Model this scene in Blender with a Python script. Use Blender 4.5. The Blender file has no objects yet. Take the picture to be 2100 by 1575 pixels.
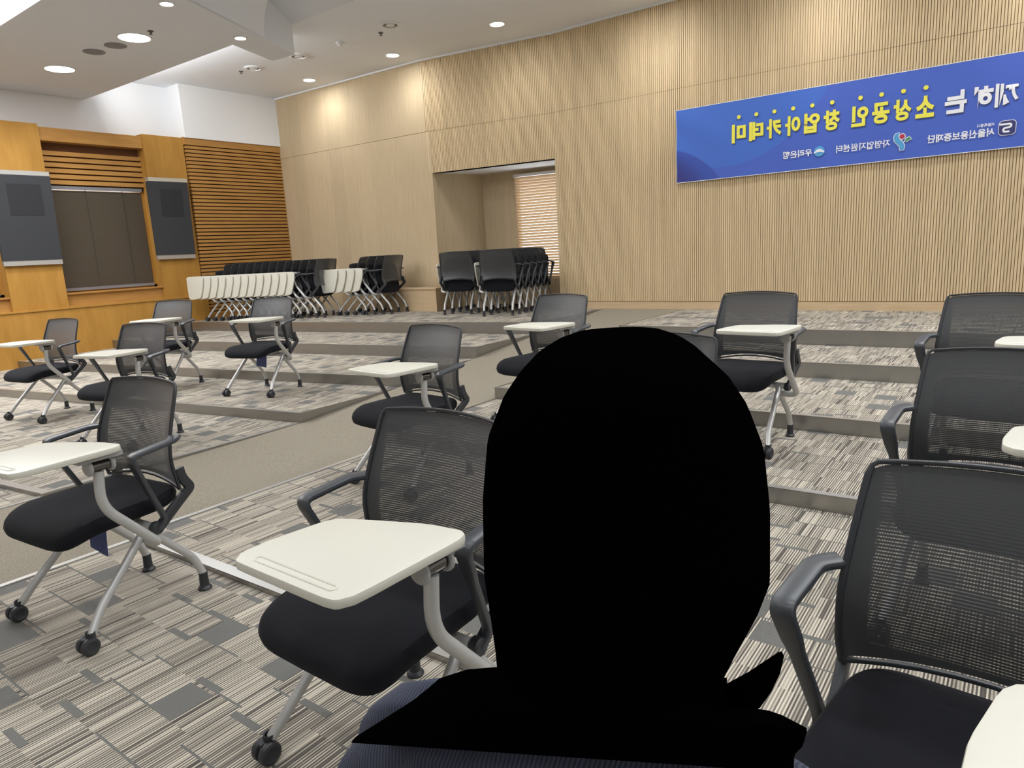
import bpy, bmesh, math, random
from mathutils import Vector, Matrix
random.seed(7)
S = bpy.context.scene
COL = S.collection
R = math.radians

# ------------------------------------------------------------------ camera
CAM_H = 1.263
F_PX = 1415.0
def cam_axes(p, r, az):
    cp, sp = math.cos(p), math.sin(p)
    Fw = Vector((math.sin(az)*cp, math.cos(az)*cp, -sp))
    R0 = Vector((math.cos(az), -math.sin(az), 0))
    D0 = Fw.cross(R0)
    cr, sr = math.cos(r), math.sin(r)
    return R0*cr + D0*sr, -R0*sr + D0*cr, Fw
AX_R, AX_D, AX_F = cam_axes(R(11.0), R(3.12), R(-36.9))
cd = bpy.data.cameras.new('camera')
cam = bpy.data.objects.new('camera', cd)
COL.objects.link(cam)
mat = Matrix((AX_R, -AX_D, -AX_F)).transposed().to_4x4()
mat.translation = Vector((0, 0, CAM_H))
cam.matrix_world = mat
cd.sensor_width = 36
cd.sensor_fit = 'HORIZONTAL'
cd.lens = 36*F_PX/2100
cd.clip_start = 0.02
S.camera = cam
def ray(u, v):
    return AX_R*((u-1050)/F_PX) + AX_D*((v-787.5)/F_PX) + AX_F

# ------------------------------------------------------------------ world and exposure
W = bpy.data.worlds.new('world')
S.world = W
W.use_nodes = True
W.node_tree.nodes['Background'].inputs[0].default_value = (0.86, 0.93, 1.0, 1)
W.node_tree.nodes['Background'].inputs[1].default_value = 5.0
S.view_settings.view_transform = 'Standard'
S.view_settings.look = 'None'
S.view_settings.exposure = 0.08
S.view_settings.gamma = 1.0
S.view_settings.use_curve_mapping = False
S.cycles.max_bounces = 8
S.cycles.transparent_max_bounces = 24
S.cycles.caustics_reflective = False
S.cycles.caustics_refractive = False
S.cycles.sample_clamp_indirect = 6.0

# light levels (used by the lamp builders below)
P_GRID = 14.0      # added fill lamps over the seating, out of view
P_WASH = 48.0      # downlights along the slatted wall
P_SLAB = 22.0
E_DISC = 14.0      # glow of a lamp's own diffuser
E_PANEL = 7.0

# ------------------------------------------------------------------ object helpers
def tag(o, label=None, cat=None, group=None, kind=None):
    if label: o['label'] = label
    if cat: o['category'] = cat
    if group: o['group'] = group
    if kind: o['kind'] = kind
    return o
def empty(name, loc=(0, 0, 0), rz=0.0, parent=None):
    o = bpy.data.objects.new(name, None)
    o.empty_display_size = 0.1
    COL.objects.link(o)
    o.location = loc
    o.rotation_euler = (0, 0, rz)
    if parent: o.parent = parent
    return o
def dup(root, name=None, loc=None, rz=None):
    def cp(o, parent):
        c = o.copy()
        COL.objects.link(c)
        c.parent = parent
        for ch in o.children: cp(ch, c)
        return c
    r = cp(root, None)
    if loc is not None: r.location = loc
    if rz is not None: r.rotation_euler = (0, 0, rz)
    return r

def fillet(pts, rad, n=6):
    pts = [Vector(p) for p in pts]
    out = [pts[0]]
    for i in range(1, len(pts)-1):
        a, b, c = pts[i-1], pts[i], pts[i+1]
        r = rad[i-1] if isinstance(rad, (list, tuple)) else rad
        d1 = (a-b); d2 = (c-b)
        r1 = min(r, d1.length*.49, d2.length*.49)
        p1 = b+d1.normalized()*r1; p2 = b+d2.normalized()*r1
        for k in range(n+1):
            t = k/n
            out.append(p1*(1-t)**2 + b*2*t*(1-t) + p2*t*t)
    out.append(pts[-1])
    return out

class MB:
    """collects shapes; build() links them as one mesh object"""
    def __init__(s):
        s.v = []; s.f = []; s.m = []
    def add(s, vs, fs, m=0):
        o = len(s.v)
        s.v += [tuple(v) for v in vs]
        s.f += [tuple(i+o for i in f) for f in fs]
        s.m += [m]*len(fs)
    def box(s, c, size, rz=0.0, m=0, rot=None):
        x, y, z = size[0]/2, size[1]/2, size[2]/2
        vs = [Vector((a*x, b*y, d*z)) for d in (-1, 1) for b in (-1, 1) for a in (-1, 1)]
        M = rot if rot else Matrix.Rotation(rz, 3, 'Z')
        vs = [M @ v + Vector(c) for v in vs]
        s.add(vs, [(0, 2, 3, 1), (4, 5, 7, 6), (0, 1, 5, 4), (2, 6, 7, 3), (0, 4, 6, 2), (1, 3, 7, 5)], m)
    def bbox(s, x0, x1, y0, y1, z0, z1, m=0):
        s.box(((x0+x1)/2, (y0+y1)/2, (z0+z1)/2), (x1-x0, y1-y0, z1-z0), m=m)
    def prism(s, poly, z0, z1, m=0, mtop=None, msides=None):
        n = len(poly)
        vs = [(p[0], p[1], z0) for p in poly] + [(p[0], p[1], z1) for p in poly]
        o = len(s.v)
        s.v += vs
        s.f.append(tuple(o+n-1-i for i in range(n))); s.m.append(m)
        s.f.append(tuple(o+n+i for i in range(n))); s.m.append(m if mtop is None else mtop)
        for i in range(n):
            j = (i+1) % n
            s.f.append((o+i, o+j, o+n+j, o+n+i)); s.m.append(m if msides is None else msides)
    def sweep(s, path, prof, side=None, closed=False, caps=True, m=0, scale=None):
        path = [Vector(p) for p in path]
        n = len(path); k = len(prof)
        T = []
        for i in range(n):
            if closed: t = path[(i+1) % n]-path[i-1]
            elif i == 0: t = path[1]-path[0]
            elif i == n-1: t = path[-1]-path[-2]
            else: t = (path[i+1]-path[i]).normalized()+(path[i]-path[i-1]).normalized()
            T.append(t.normalized())
        vs = []; b = None
        for i in range(n):
            t = T[i]
            if side is not None:
                sd = Vector(side); b = (sd-t*sd.dot(t)).normalized()
            elif b is None:
                ref = Vector((0, 0, 1)) if abs(t.z) < .9 else Vector((1, 0, 0))
                b = (ref-t*ref.dot(t)).normalized()
            else:
                b = (b-t*b.dot(t)).normalized()
            c = t.cross(b)
            sc = scale[i] if scale else (1, 1)
            for (p, q) in prof: vs.append(path[i]+b*p*sc[0]+c*q*sc[1])
        fs = []
        for i in range(n if closed else n-1):
            j = (i+1) % n
            for a in range(k):
                e = (a+1) % k
                fs.append((i*k+a, i*k+e, j*k+e, j*k+a))
        if caps and not closed:
            fs.append(tuple(range(k-1, -1, -1)))
            fs.append(tuple((n-1)*k+a for a in range(k)))
        s.add(vs, fs, m)
    def tube(s, path, r, seg=10, **kw):
        s.sweep(path, circ(r, seg), **kw)
    def rings(s, rings, m=0, cap0=True, cap1=True):
        k = len(rings[0]); vs = [p for r in rings for p in r]; fs = []
        for i in range(len(rings)-1):
            for a in range(k):
                e = (a+1) % k
                fs.append((i*k+a, i*k+e, (i+1)*k+e, (i+1)*k+a))
        if cap0: fs.append(tuple(range(k-1, -1, -1)))
        if cap1: fs.append(tuple((len(rings)-1)*k+a for a in range(k)))
        s.add(vs, fs, m)
    def lathe(s, prof, c=(0, 0, 0), axis='Z', seg=20, m=0):
        rg = []
        for (r, h) in prof:
            ring = []
            for a in range(seg):
                t = 2*math.pi*a/seg
                x, y = r*math.cos(t), r*math.sin(t)
                p = (x, y, h) if axis == 'Z' else ((h, x, y) if axis == 'X' else (y, h, x))
                ring.append((p[0]+c[0], p[1]+c[1], p[2]+c[2]))
            rg.append(ring)
        s.rings(rg, m)
    def grid(s, fn, nu, nv, m=0):
        vs = [fn(i/nu, j/nv) for j in range(nv+1) for i in range(nu+1)]
        fs = [(j*(nu+1)+i, j*(nu+1)+i+1, (j+1)*(nu+1)+i+1, (j+1)*(nu+1)+i) for j in range(nv) for i in range(nu)]
        s.add(vs, fs, m)
    def build(s, name, mats, parent=None, smooth=True, mirror=False, ang=35, xf=None, fix=True):
        me = bpy.data.meshes.new(name)
        v = s.v
        if xf: v = [tuple(xf(Vector(p))) for p in v]
        if mirror: v = [(-p[0], p[1], p[2]) for p in v]
        me.from_pydata(v, [], s.f)
        if not isinstance(mats, (list, tuple)): mats = [mats]
        for mt in mats: me.materials.append(mt)
        for p, mi in zip(me.polygons, s.m): p.material_index = mi
        if fix:
            bm = bmesh.new(); bm.from_mesh(me)
            bmesh.ops.recalc_face_normals(bm, faces=bm.faces)
            bm.to_mesh(me); bm.free()
        if smooth:
            me.polygons.foreach_set('use_smooth', [True]*len(me.polygons))
            me.set_sharp_from_angle(angle=R(ang))
        me.update()
        o = bpy.data.objects.new(name, me)
        COL.objects.link(o)
        if parent: o.parent = parent
        return o
def circ(r, seg=10):
    return [(r*math.cos(2*math.pi*a/seg), r*math.sin(2*math.pi*a/seg)) for a in range(seg)]
def rrect(w, h, r, n=3):
    out = []
    for cx, cy, a0 in ((w/2-r, h/2-r, 0), (-w/2+r, h/2-r, 90), (-w/2+r, -h/2+r, 180), (w/2-r, -h/2+r, 270)):
        for k in range(n+1):
            a = R(a0+90*k/n); out.append((cx+r*math.cos(a), cy+r*math.sin(a)))
    return out
def structure(o): o['kind'] = 'structure'; return o

# ------------------------------------------------------------------ materials
def newmat(name):
    m = bpy.data.materials.new(name); m.use_nodes = True
    nt = m.node_tree
    return m, nt, nt.nodes['Principled BSDF']
def simple(name, col, rough=.5, metal=0.0, spec=.5, noise=0.0, nscale=40, bump=0.0, sheen=0.0):
    m, nt, b = newmat(name)
    b.inputs['Base Color'].default_value = (*col, 1)
    b.inputs['Roughness'].default_value = rough
    b.inputs['Metallic'].default_value = metal
    b.inputs['Specular IOR Level'].default_value = spec
    if sheen:
        b.inputs['Sheen Weight'].default_value = sheen
    if noise or bump:
        tc = nt.nodes.new('ShaderNodeTexCoord')
        n = nt.nodes.new('ShaderNodeTexNoise'); n.inputs['Scale'].default_value = nscale
        n.inputs['Detail'].default_value = 4
        nt.links.new(tc.outputs['Object'], n.inputs['Vector'])
        if noise:
            mx = nt.nodes.new('ShaderNodeMix'); mx.data_type = 'RGBA'
            mx.inputs[6].default_value = (*[c*(1-noise) for c in col], 1)
            mx.inputs[7].default_value = (*[min(1, c*(1+noise)) for c in col], 1)
            nt.links.new(n.outputs['Fac'], mx.inputs[0]); nt.links.new(mx.outputs[2], b.inputs['Base Color'])
        if bump:
            bp = nt.nodes.new('ShaderNodeBump'); bp.inputs['Strength'].default_value = bump; bp.inputs['Distance'].default_value = .002
            nt.links.new(n.outputs['Fac'], bp.inputs['Height']); nt.links.new(bp.outputs['Normal'], b.inputs['Normal'])
    return m
def emis(name, col, strength):
    m, nt, b = newmat(name)
    b.inputs['Base Color'].default_value = (*col, 1)
    b.inputs['Emission Color'].default_value = (*col, 1)
    b.inputs['Emission Strength'].default_value = strength
    return m
def wood(name, c1, c2, grain=(60, 60, 3), board=None, rough=.55, axis='X'):
    """grain stretched along z (or any axis by the scale); board = width of veneer boards with their own tone"""
    m, nt, b = newmat(name)
    N = nt.nodes.new; L = nt.links.new
    tc = N('ShaderNodeTexCoord'); mp = N('ShaderNodeMapping'); mp.inputs['Scale'].default_value = grain
    L(tc.outputs['Object'], mp.inputs['Vector'])
    n = N('ShaderNodeTexNoise'); n.inputs['Scale'].default_value = 1.0; n.inputs['Detail'].default_value = 5; n.inputs['Roughness'].default_value = .6
    L(mp.outputs['Vector'], n.inputs['Vector'])
    rp = N('ShaderNodeValToRGB')
    rp.color_ramp.elements[0].position = .3; rp.color_ramp.elements[0].color = (*c1, 1)
    rp.color_ramp.elements[1].position = .7; rp.color_ramp.elements[1].color = (*c2, 1)
    L(n.outputs['Fac'], rp.inputs['Fac'])
    out = rp.outputs['Color']
    if board:
        sx = N('ShaderNodeSeparateXYZ'); L(tc.outputs['Object'], sx.inputs[0])
        mt = N('ShaderNodeMath'); mt.operation = 'DIVIDE'; mt.inputs[1].default_value = board
        L(sx.outputs[axis], mt.inputs[0])
        fl = N('ShaderNodeMath'); fl.operation = 'FLOOR'; L(mt.outputs[0], fl.inputs[0])
        wn = N('ShaderNodeTexWhiteNoise'); wn.noise_dimensions = '1D'; L(fl.outputs[0], wn.inputs['W'])
        mr = N('ShaderNodeMapRange'); mr.inputs['To Min'].default_value = .94; mr.inputs['To Max'].default_value = 1.05
        L(wn.outputs['Value'], mr.inputs['Value'])
        mx = N('ShaderNodeVectorMath'); mx.operation = 'SCALE'
        L(out, mx.inputs[0]); L(mr.outputs['Result'], mx.inputs['Scale'])
        out = mx.outputs['Vector']
    L(out, b.inputs['Base Color'])
    b.inputs['Roughness'].default_value = rough
    b.inputs['Specular IOR Level'].default_value = .18
    return m

def carpet_striped(name, rot):
    m, nt, b = newmat(name)
    N = nt.nodes.new; L = nt.links.new
    def math_(op, a, bb=None, c=None):
        n = N('ShaderNodeMath'); n.operation = op
        for i, x in enumerate((a, bb, c)):
            if x is None: continue
            if isinstance(x, (int, float)): n.inputs[i].default_value = x
            else: L(x, n.inputs[i])
        return n.outputs[0]
    def wnoise(x, y, z):
        c = N('ShaderNodeCombineXYZ')
        for i, q in enumerate((x, y, z)):
            if isinstance(q, (int, float)): c.inputs[i].default_value = q
            else: L(q, c.inputs[i])
        w = N('ShaderNodeTexWhiteNoise'); w.noise_dimensions = '3D'; L(c.outputs[0], w.inputs['Vector'])
        return w.outputs['Value']
    tc = N('ShaderNodeTexCoord'); mp = N('ShaderNodeMapping'); mp.inputs['Rotation'].default_value = (0, 0, rot)
    L(tc.outputs['Object'], mp.inputs['Vector'])
    sx = N('ShaderNodeSeparateXYZ'); L(mp.outputs['Vector'], sx.inputs[0])
    X, Y = sx.outputs[0], sx.outputs[1]
    X = math_('ADD', X, 50.0); Y = math_('ADD', Y, 50.0)
    tx = math_('FLOOR', math_('DIVIDE', X, .25))               # carpet tiles
    off = math_('FLOOR', math_('MULTIPLY', wnoise(tx, 3.0, 7.0), 3.0))
    Yo = math_('ADD', math_('DIVIDE', Y, .145), math_('MULTIPLY', off, .37))
    ty = math_('FLOOR', Yo)
    tyf = math_('FRACT', Yo)
    hx = math_('FLOOR', math_('DIVIDE', X, .125))
    qx = math_('FLOOR', math_('DIVIDE', X, .0625))
    sidx = math_('FLOOR', math_('DIVIDE', X, .0048))
    sv = wnoise(sidx, ty, 1.0)
    alt = math_('MODULO', sidx, 2.0)
    grp = wnoise(qx, ty, 5.0)                                   # some bundles of stripes are duller
    v = math_('ADD', math_('ADD', math_('MULTIPLY', sv, .42), math_('MULTIPLY', alt, .42)), math_('MULTIPLY', grp, .18))
    v = math_('SUBTRACT', v, math_('MULTIPLY', math_('LESS_THAN', wnoise(math_('FLOOR', math_('DIVIDE', X, .0085)), ty, 2.0), .13), .34))
    rp = N('ShaderNodeValToRGB'); cr = rp.color_ramp; cr.interpolation = 'LINEAR'
    cr.elements[0].position = .12; cr.elements[0].color = (.100, .090, .080, 1)
    cr.elements[1].position = .86; cr.elements[1].color = (.66, .60, .50, 1)
    e = cr.elements.new(.38); e.color = (.175, .155, .132, 1)
    e = cr.elements.new(.56); e.color = (.44, .395, .325, 1)
    L(v, rp.inputs['Fac'])
    # grey bars between the rows, of very different thickness
    w1 = wnoise(hx, ty, 4.0)
    thick = math_('ADD', math_('MULTIPLY', math_('GREATER_THAN', w1, .35), .05), math_('ADD', math_('MULTIPLY', math_('GREATER_THAN', w1, .74), .12), math_('MULTIPLY', math_('GREATER_THAN', w1, .91), .75)))
    dark = math_('LESS_THAN', tyf, thick)
    fine = N('ShaderNodeTexNoise'); fine.inputs['Scale'].default_value = 420; fine.inputs['Detail'].default_value = 2
    L(mp.outputs['Vector'], fine.inputs['Vector'])
    g = N('ShaderNodeMix'); g.data_type = 'RGBA'
    g.inputs[6].default_value = (.10, .10, .095, 1); g.inputs[7].default_value = (.24, .235, .22, 1)
    L(fine.outputs['Fac'], g.inputs[0])
    mx = N('ShaderNodeMix'); mx.data_type = 'RGBA'
    L(dark, mx.inputs[0]); L(rp.outputs['Color'], mx.inputs[6]); L(g.outputs[2], mx.inputs[7])
    fr = N('ShaderNodeMapRange'); fr.inputs['To Min'].default_value = .72; fr.inputs['To Max'].default_value = 1.28
    L(fine.outputs['Fac'], fr.inputs['Value'])
    sc = N('ShaderNodeVectorMath'); sc.operation = 'SCALE'
    L(mx.outputs[2], sc.inputs[0]); L(fr.outputs['Result'], sc.inputs['Scale'])
    L(sc.outputs['Vector'], b.inputs['Base Color'])
    bp = N('ShaderNodeBump'); bp.inputs['Strength'].default_value = .35; bp.inputs['Distance'].default_value = .003
    L(fine.outputs['Fac'], bp.inputs['Height']); L(bp.outputs['Normal'], b.inputs['Normal'])
    b.inputs['Roughness'].default_value = .95
    b.inputs['Specular IOR Level'].default_value = .1
    return m

def mesh_fabric(name):
    """knitted back: horizontal dark cords with see-through gaps between them"""
    m, nt, b = newmat(name)
    N = nt.nodes.new; L = nt.links.new
    tc = N('ShaderNodeTexCoord'); sx = N('ShaderNodeSeparateXYZ'); L(tc.outputs['Object'], sx.inputs[0])
    a = N('ShaderNodeMath'); a.operation = 'MULTIPLY'; a.inputs[1].default_value = 2*math.pi/.0062; L(sx.outputs['Z'], a.inputs[0])
    s_ = N('ShaderNodeMath'); s_.operation = 'SINE'; L(a.outputs[0], s_.inputs[0])
    mr = N('ShaderNodeMapRange'); mr.inputs['From Min'].default_value = .1; mr.inputs['From Max'].default_value = .75
    mr.inputs['To Min'].default_value = 0.0; mr.inputs['To Max'].default_value = .36
    L(s_.outputs[0], mr.inputs['Value'])
    tr = N('ShaderNodeBsdfTransparent')
    mx = N('ShaderNodeMixShader')
    # denser knit along both sides and at the top
    ab = N('ShaderNodeMath'); ab.operation = 'ABSOLUTE'; L(sx.outputs['X'], ab.inputs[0])
    e1 = N('ShaderNodeMapRange'); e1.inputs['From Min'].default_value = .196; e1.inputs['From Max'].default_value = .188; L(ab.outputs[0], e1.inputs['Value'])
    e2 = N('ShaderNodeMapRange'); e2.inputs['From Min'].default_value = .835; e2.inputs['From Max'].default_value = .70; L(sx.outputs['Z'], e2.inputs['Value'])
    e3 = N('ShaderNodeMapRange'); e3.inputs['From Min'].default_value = .50; e3.inputs['From Max'].default_value = .51; L(sx.outputs['Z'], e3.inputs['Value'])
    p1 = N('ShaderNodeMath'); p1.operation = 'MULTIPLY'; L(e1.outputs[0], p1.inputs[0]); L(e2.outputs[0], p1.inputs[1])
    p3 = N('ShaderNodeMath'); p3.operation = 'MULTIPLY'; L(p1.outputs[0], p3.inputs[0]); L(e3.outputs[0], p3.inputs[1])
    p2 = N('ShaderNodeMath'); p2.operation = 'MULTIPLY'; L(p3.outputs[0], p2.inputs[0]); L(mr.outputs['Result'], p2.inputs[1])
    L(p2.outputs[0], mx.inputs[0]); L(b.outputs[0], mx.inputs[1]); L(tr.outputs[0], mx.inputs[2])
    L(mx.outputs[0], nt.nodes['Material Output'].inputs['Surface'])
    b.inputs['Base Color'].default_value = (.040, .042, .045, 1)
    b.inputs['Roughness'].default_value = .45
    b.inputs['Specular IOR Level'].default_value = .6
    b.inputs['Sheen Weight'].default_value = .3
    return m

M = {}
M['white_paint'] = simple('white_paint', (.84, .85, .865), .8, spec=.2)
M['ceiling_paint'] = simple('ceiling_paint', (.80, .825, .865), .85, spec=.2)
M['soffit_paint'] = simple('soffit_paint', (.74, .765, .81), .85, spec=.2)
M['oak_wall'] = wood('oak_wall', (.50, .39, .245), (.61, .485, .32), (70, 70, 2.2), board=.31)
M['oak_slat'] = wood('oak_slat', (.62, .475, .28), (.76, .595, .38), (75, 75, 2.0), board=.075)
M['oak_plain'] = wood('oak_plain', (.56, .41, .25), (.66, .50, .32), (2.5, 40, 40))
M['oak_dark'] = simple('oak_dark', (.30, .20, .115), .8)
M['maple'] = wood('maple', (.36, .18, .036), (.47, .25, .057), (7, 7, 1.5), board=.43, axis='Y')
M['maple_slat'] = wood('maple_slat', (.38, .19, .052), (.47, .25, .075), (3, 3, 30))
M['maple_dark'] = simple('maple_dark', (.13, .05, .015), .8)
M['steel'] = simple('steel', (.36, .35, .33), .30, metal=.9, noise=.12, nscale=3)
M['steel_bright'] = simple('steel_bright', (.60, .60, .58), .28, metal=.7)
M['carpet'] = carpet_striped('carpet', 0.0)
M['carpet_left'] = carpet_striped('carpet_left', R(-9.2))
M['aisle_carpet'] = simple('aisle_carpet', (.27, .24, .19), .95, spec=.1, noise=.55, nscale=130, bump=.3)
M['back_mesh'] = mesh_fabric('back_mesh')
M['black_plastic'] = simple('black_plastic', (.030, .032, .037), .42, spec=.5)
M['arm_plastic'] = simple('arm_plastic', (.045, .050, .058), .38, spec=.6)
M['seat_fabric'] = simple('seat_fabric', (.0075, .008, .0115), .9, spec=.2, noise=.25, nscale=300, bump=.2, sheen=.03)
M['silver_paint'] = simple('silver_paint', (.55, .55, .54), .36, metal=.35)
M['grey_plastic'] = simple('grey_plastic', (.40, .40, .40), .45)
M['chrome'] = simple('chrome', (.13, .125, .12), .12, metal=1.0)
M['tablet_top'] = simple('tablet_top', (.66, .645, .56), .38, spec=.45)
M['navy_tag'] = simple('navy_tag', (.085, .11, .27), .8)
M['panel_grey'] = simple('panel_grey', (.034, .036, .041), .85, noise=.1, nscale=200)
M['panel_dark'] = simple('panel_dark', (.022, .023, .026), .9, noise=.15, nscale=300)
M['blind_brown'] = simple('blind_brown', (.085, .066, .045), .7)
M['blind_tape'] = simple('blind_tape', (.05, .04, .03), .8)
M['blind_oak'] = simple('blind_oak', (.60, .47, .33), .5)
_nt = M['blind_oak'].node_tree; _tr = _nt.nodes.new('ShaderNodeBsdfTranslucent'); _tr.inputs[0].default_value = (.9, .74, .52, 1)
_mx = _nt.nodes.new('ShaderNodeMixShader'); _mx.inputs[0].default_value = .35
_nt.links.new(_nt.nodes['Principled BSDF'].outputs[0], _mx.inputs[1]); _nt.links.new(_tr.outputs[0], _mx.inputs[2]); _nt.links.new(_mx.outputs[0], _nt.nodes['Material Output'].inputs['Surface'])
M['rail_grey'] = simple('rail_grey', (.20, .19, .20), .5)
M['metal_white'] = simple('metal_white', (.78, .78, .78), .4)
M['dark_metal'] = simple('dark_metal', (.12, .12, .12), .5)
M['speaker_grille'] = simple('speaker_grille', (.24, .24, .25), .7)
M['lamp_glow'] = emis('lamp_glow', (1.0, .98, .95), E_DISC)
M['panel_glow'] = emis('panel_glow', (.97, .98, 1.0), E_PANEL)
M['glass'] = simple('glass', (.05, .06, .07), .02)
_nt = M['glass'].node_tree; _tr = _nt.nodes.new('ShaderNodeBsdfTransparent'); _mx = _nt.nodes.new('ShaderNodeMixShader'); _mx.inputs[0].default_value = .9
_nt.links.new(_nt.nodes['Principled BSDF'].outputs[0], _mx.inputs[1]); _nt.links.new(_tr.outputs[0], _mx.inputs[2]); _nt.links.new(_mx.outputs[0], _nt.nodes['Material Output'].inputs['Surface'])
M['banner_blue'] = None
M['ink_yellow'] = simple('ink_yellow', (.86, .80, .09), .6)
M['ink_white'] = simple('ink_white', (.85, .86, .90), .6)
M['ink_navy'] = simple('ink_navy', (.035, .04, .16), .6)
M['ink_sky'] = simple('ink_sky', (.09, .36, .68), .6)
M['ink_red'] = simple('ink_red', (.48, .03, .08), .6)
M['ink_green'] = simple('ink_green', (.06, .28, .14), .6)
M['ink_shadow'] = simple('ink_shadow', (.055, .07, .22), .6)
M['blackout'] = simple('blackout', (.0008, .0008, .0009), 1.0, spec=.0)  # flat black for the added shapes that blot out head and shoulders
M['skin'] = simple('skin', (.50, .30, .20), .5, noise=.06, nscale=30)
M['face_hair'] = simple('face_hair', (.01, .008, .007), .6)
M['eye_white'] = simple('eye_white', (.8, .78, .75), .2)

# ------------------------------------------------------------------ room shell
Z1, Z2, Z3, Z4 = .095, .185, .30, .43
ZL = .02
ZC, ZS = 3.97, 3.64
XR, XL, YB, YF = 6.0, -10.48, 8.09, -6.0
AIS_L, AIS_R = -4.5, -3.36
lineR = [(1.445, .022), (3.212, .020), (4.283, .009), (5.517, .034), (6.42, .008)]
lineL = [(1.97, .125), (3.947, .163), (5.09, .173), (6.10, .156), (7.14, .149)]
ZT = [ZL, Z1, Z2, Z3, Z4]
# base slab at z = 0
b = MB(); b.prism([(-11.2, YF), (XR+.1, YF), (XR+.1, 9.4), (-11.2, 9.4)], -.25, -.0, mtop=0)
structure(b.build('floor', M['carpet'], smooth=False))
def tier(line, x0, x1, z, zlow, mat_, ytop=8.12):
    ya, yb = line[0]+line[1]*x0, line[0]+line[1]*x1
    b = MB()
    b.prism([(x0, ya+.02), (x1, yb+.02), (x1, ytop), (x0, ytop)], max(zlow-.002, 0.0005), z)
    return structure(b.build('floor', mat_, smooth=False))
def riser(line, x0, x1, z, zlow, k, side=None, ytop=None):
    """stainless riser with a thin nosing folded over the carpet edge; side adds the return along the aisle"""
    b = MB()
    ya, yb = line[0]+line[1]*x0, line[0]+line[1]*x1
    t = .02; ns = .032 if k == 0 else .02
    b.prism([(x0, ya), (x1, yb), (x1, yb+t), (x0, ya+t)], zlow, z+.002)
    b.prism([(x0, ya), (x1, yb), (x1, yb+t+ns), (x0, ya+t+ns)], z, z+.004, mtop=1)
    if side is not None:
        y0 = line[0]+line[1]*side
        b.prism([(side-.01, y0), (side+.01, y0), (side+.01, ytop), (side-.01, ytop)], zlow, z+.003)
    return structure(b.build('trim_%d' % (k+1), [M['steel'], M['steel_bright']], smooth=False))
for k in range(5):
    tier(lineR[k], AIS_R, XR, ZT[k], 0 if k == 0 else ZT[k-1], M['carpet'])
    tier(lineL[k], -10.9, AIS_L, ZT[k], 0 if k == 0 else ZT[k-1], M['carpet_left'])
    zl = 0.0 if k == 0 else ZT[k-1]
    riser(lineR[k], AIS_R, XR, ZT[k], zl, k, side=AIS_R, ytop=lineR[k+1][0]-.05 if k < 4 else 8.0)
    riser(lineL[k], -10.9, AIS_L, ZT[k], zl, k, side=AIS_L, ytop=(lineL[k+1][0]+lineL[k+1][1]*AIS_L) if k < 4 else 8.0)
# aisle ramp
prof = [(-6, .001), (1.5, .001), (2.6, .012), (3.3, .022), (4.28, .10), (5.35, .19), (6.4, .285), (8.0, .425), (8.12, .43)]
b = MB()
vs = []; fs = []
for (y, z) in prof: vs += [(AIS_L+.005, y, z), (AIS_R-.005, y, z), (AIS_L+.005, y, -.1), (AIS_R-.005, y, -.1)]
for i in range(len(prof)-1):
    o = 4*i
    fs += [(o, o+1, o+5, o+4), (o, o+4, o+6, o+2), (o+1, o+3, o+7, o+5)]
b.add(vs, fs)
structure(b.build('floor', M['aisle_carpet'], smooth=False))
# metal edging strips along the aisle
for x, y1 in ((AIS_R+.012, 3.2), (AIS_L-.012, 3.2)):
    b = MB(); b.bbox(x-.014, x+.014, -5.5, 1.42, 0, .006); b.bbox(x-.014, x+.014, 1.42, y1, 0, .026)
    structure(b.build('trim_6', M['steel_bright'], smooth=False))

# --- back wall, facet C (slatted), from the kink to the right wall
def slat_strip(x0, x1, z0, z1, pitch=.025, groove=.005, depth=.010):
    """vertical battens: a profile extruded in z, front faces at y = 0, grooves cut back to y = depth"""
    prof = []
    n = int(round((x1-x0)/pitch)); p = (x1-x0)/n
    for i in range(n):
        a = x0+i*p
        prof += [(a, depth), (a+groove, depth), (a+groove+.0008, 0), (a+p-.0008, 0)]
    prof.append((x1, depth))
    b = MB()
    vs = []
    for (x, y) in prof: vs += [(x, y, z0), (x, y, z1)]
    fs = [(2*i, 2*i+2, 2*i+3, 2*i+1) for i in range(len(prof)-1)]
    mi = 0
    for i, f in enumerate(fs):
        pass
    b.v = vs; b.f = fs; b.m = [1 if i % 4 == 0 else 0 for i in range(len(fs))]
    return b
K1 = Vector((-5.16, YB, 0)); ANG = R(9.4)
K2 = K1 + Vector((-math.cos(ANG), -math.sin(ANG), 0))*2.0
KA = Vector((XL, K2.y-.09, 0))
def place(o, base, ang):
    o.location = base; o.rotation_euler = (0, 0, ang); return o
SL = [M['oak_slat'], M['oak_dark']]
for z0, z1 in ((.53, 2.998), (3.002, ZC+.02)):
    o = slat_strip(0, XR-K1.x, z0, z1).build('wall_back', SL, smooth=False, fix=False)
    structure(place(o, K1, 0))
    if z0 > 3:
        o = slat_strip(0, 2.0, z0, z1).build('wall_back', SL, smooth=False, fix=False); structure(place(o, K2, ANG))
    else:
        o = slat_strip(0, 2.0, 2.42, z1).build('wall_back', SL, smooth=False, fix=False); structure(place(o, K2, ANG))
b = MB(); b.bbox(K1.x, XR, YB+.011, YB+.15, 0, 4.6)
structure(b.build('wall_back', M['oak_dark'], smooth=False))
b = MB(); b.bbox(K1.x-.005, XR, YB-.012, YB+.05, Z4, .522)
structure(b.build('baseboard_back', M['oak_plain'], smooth=False))
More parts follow.
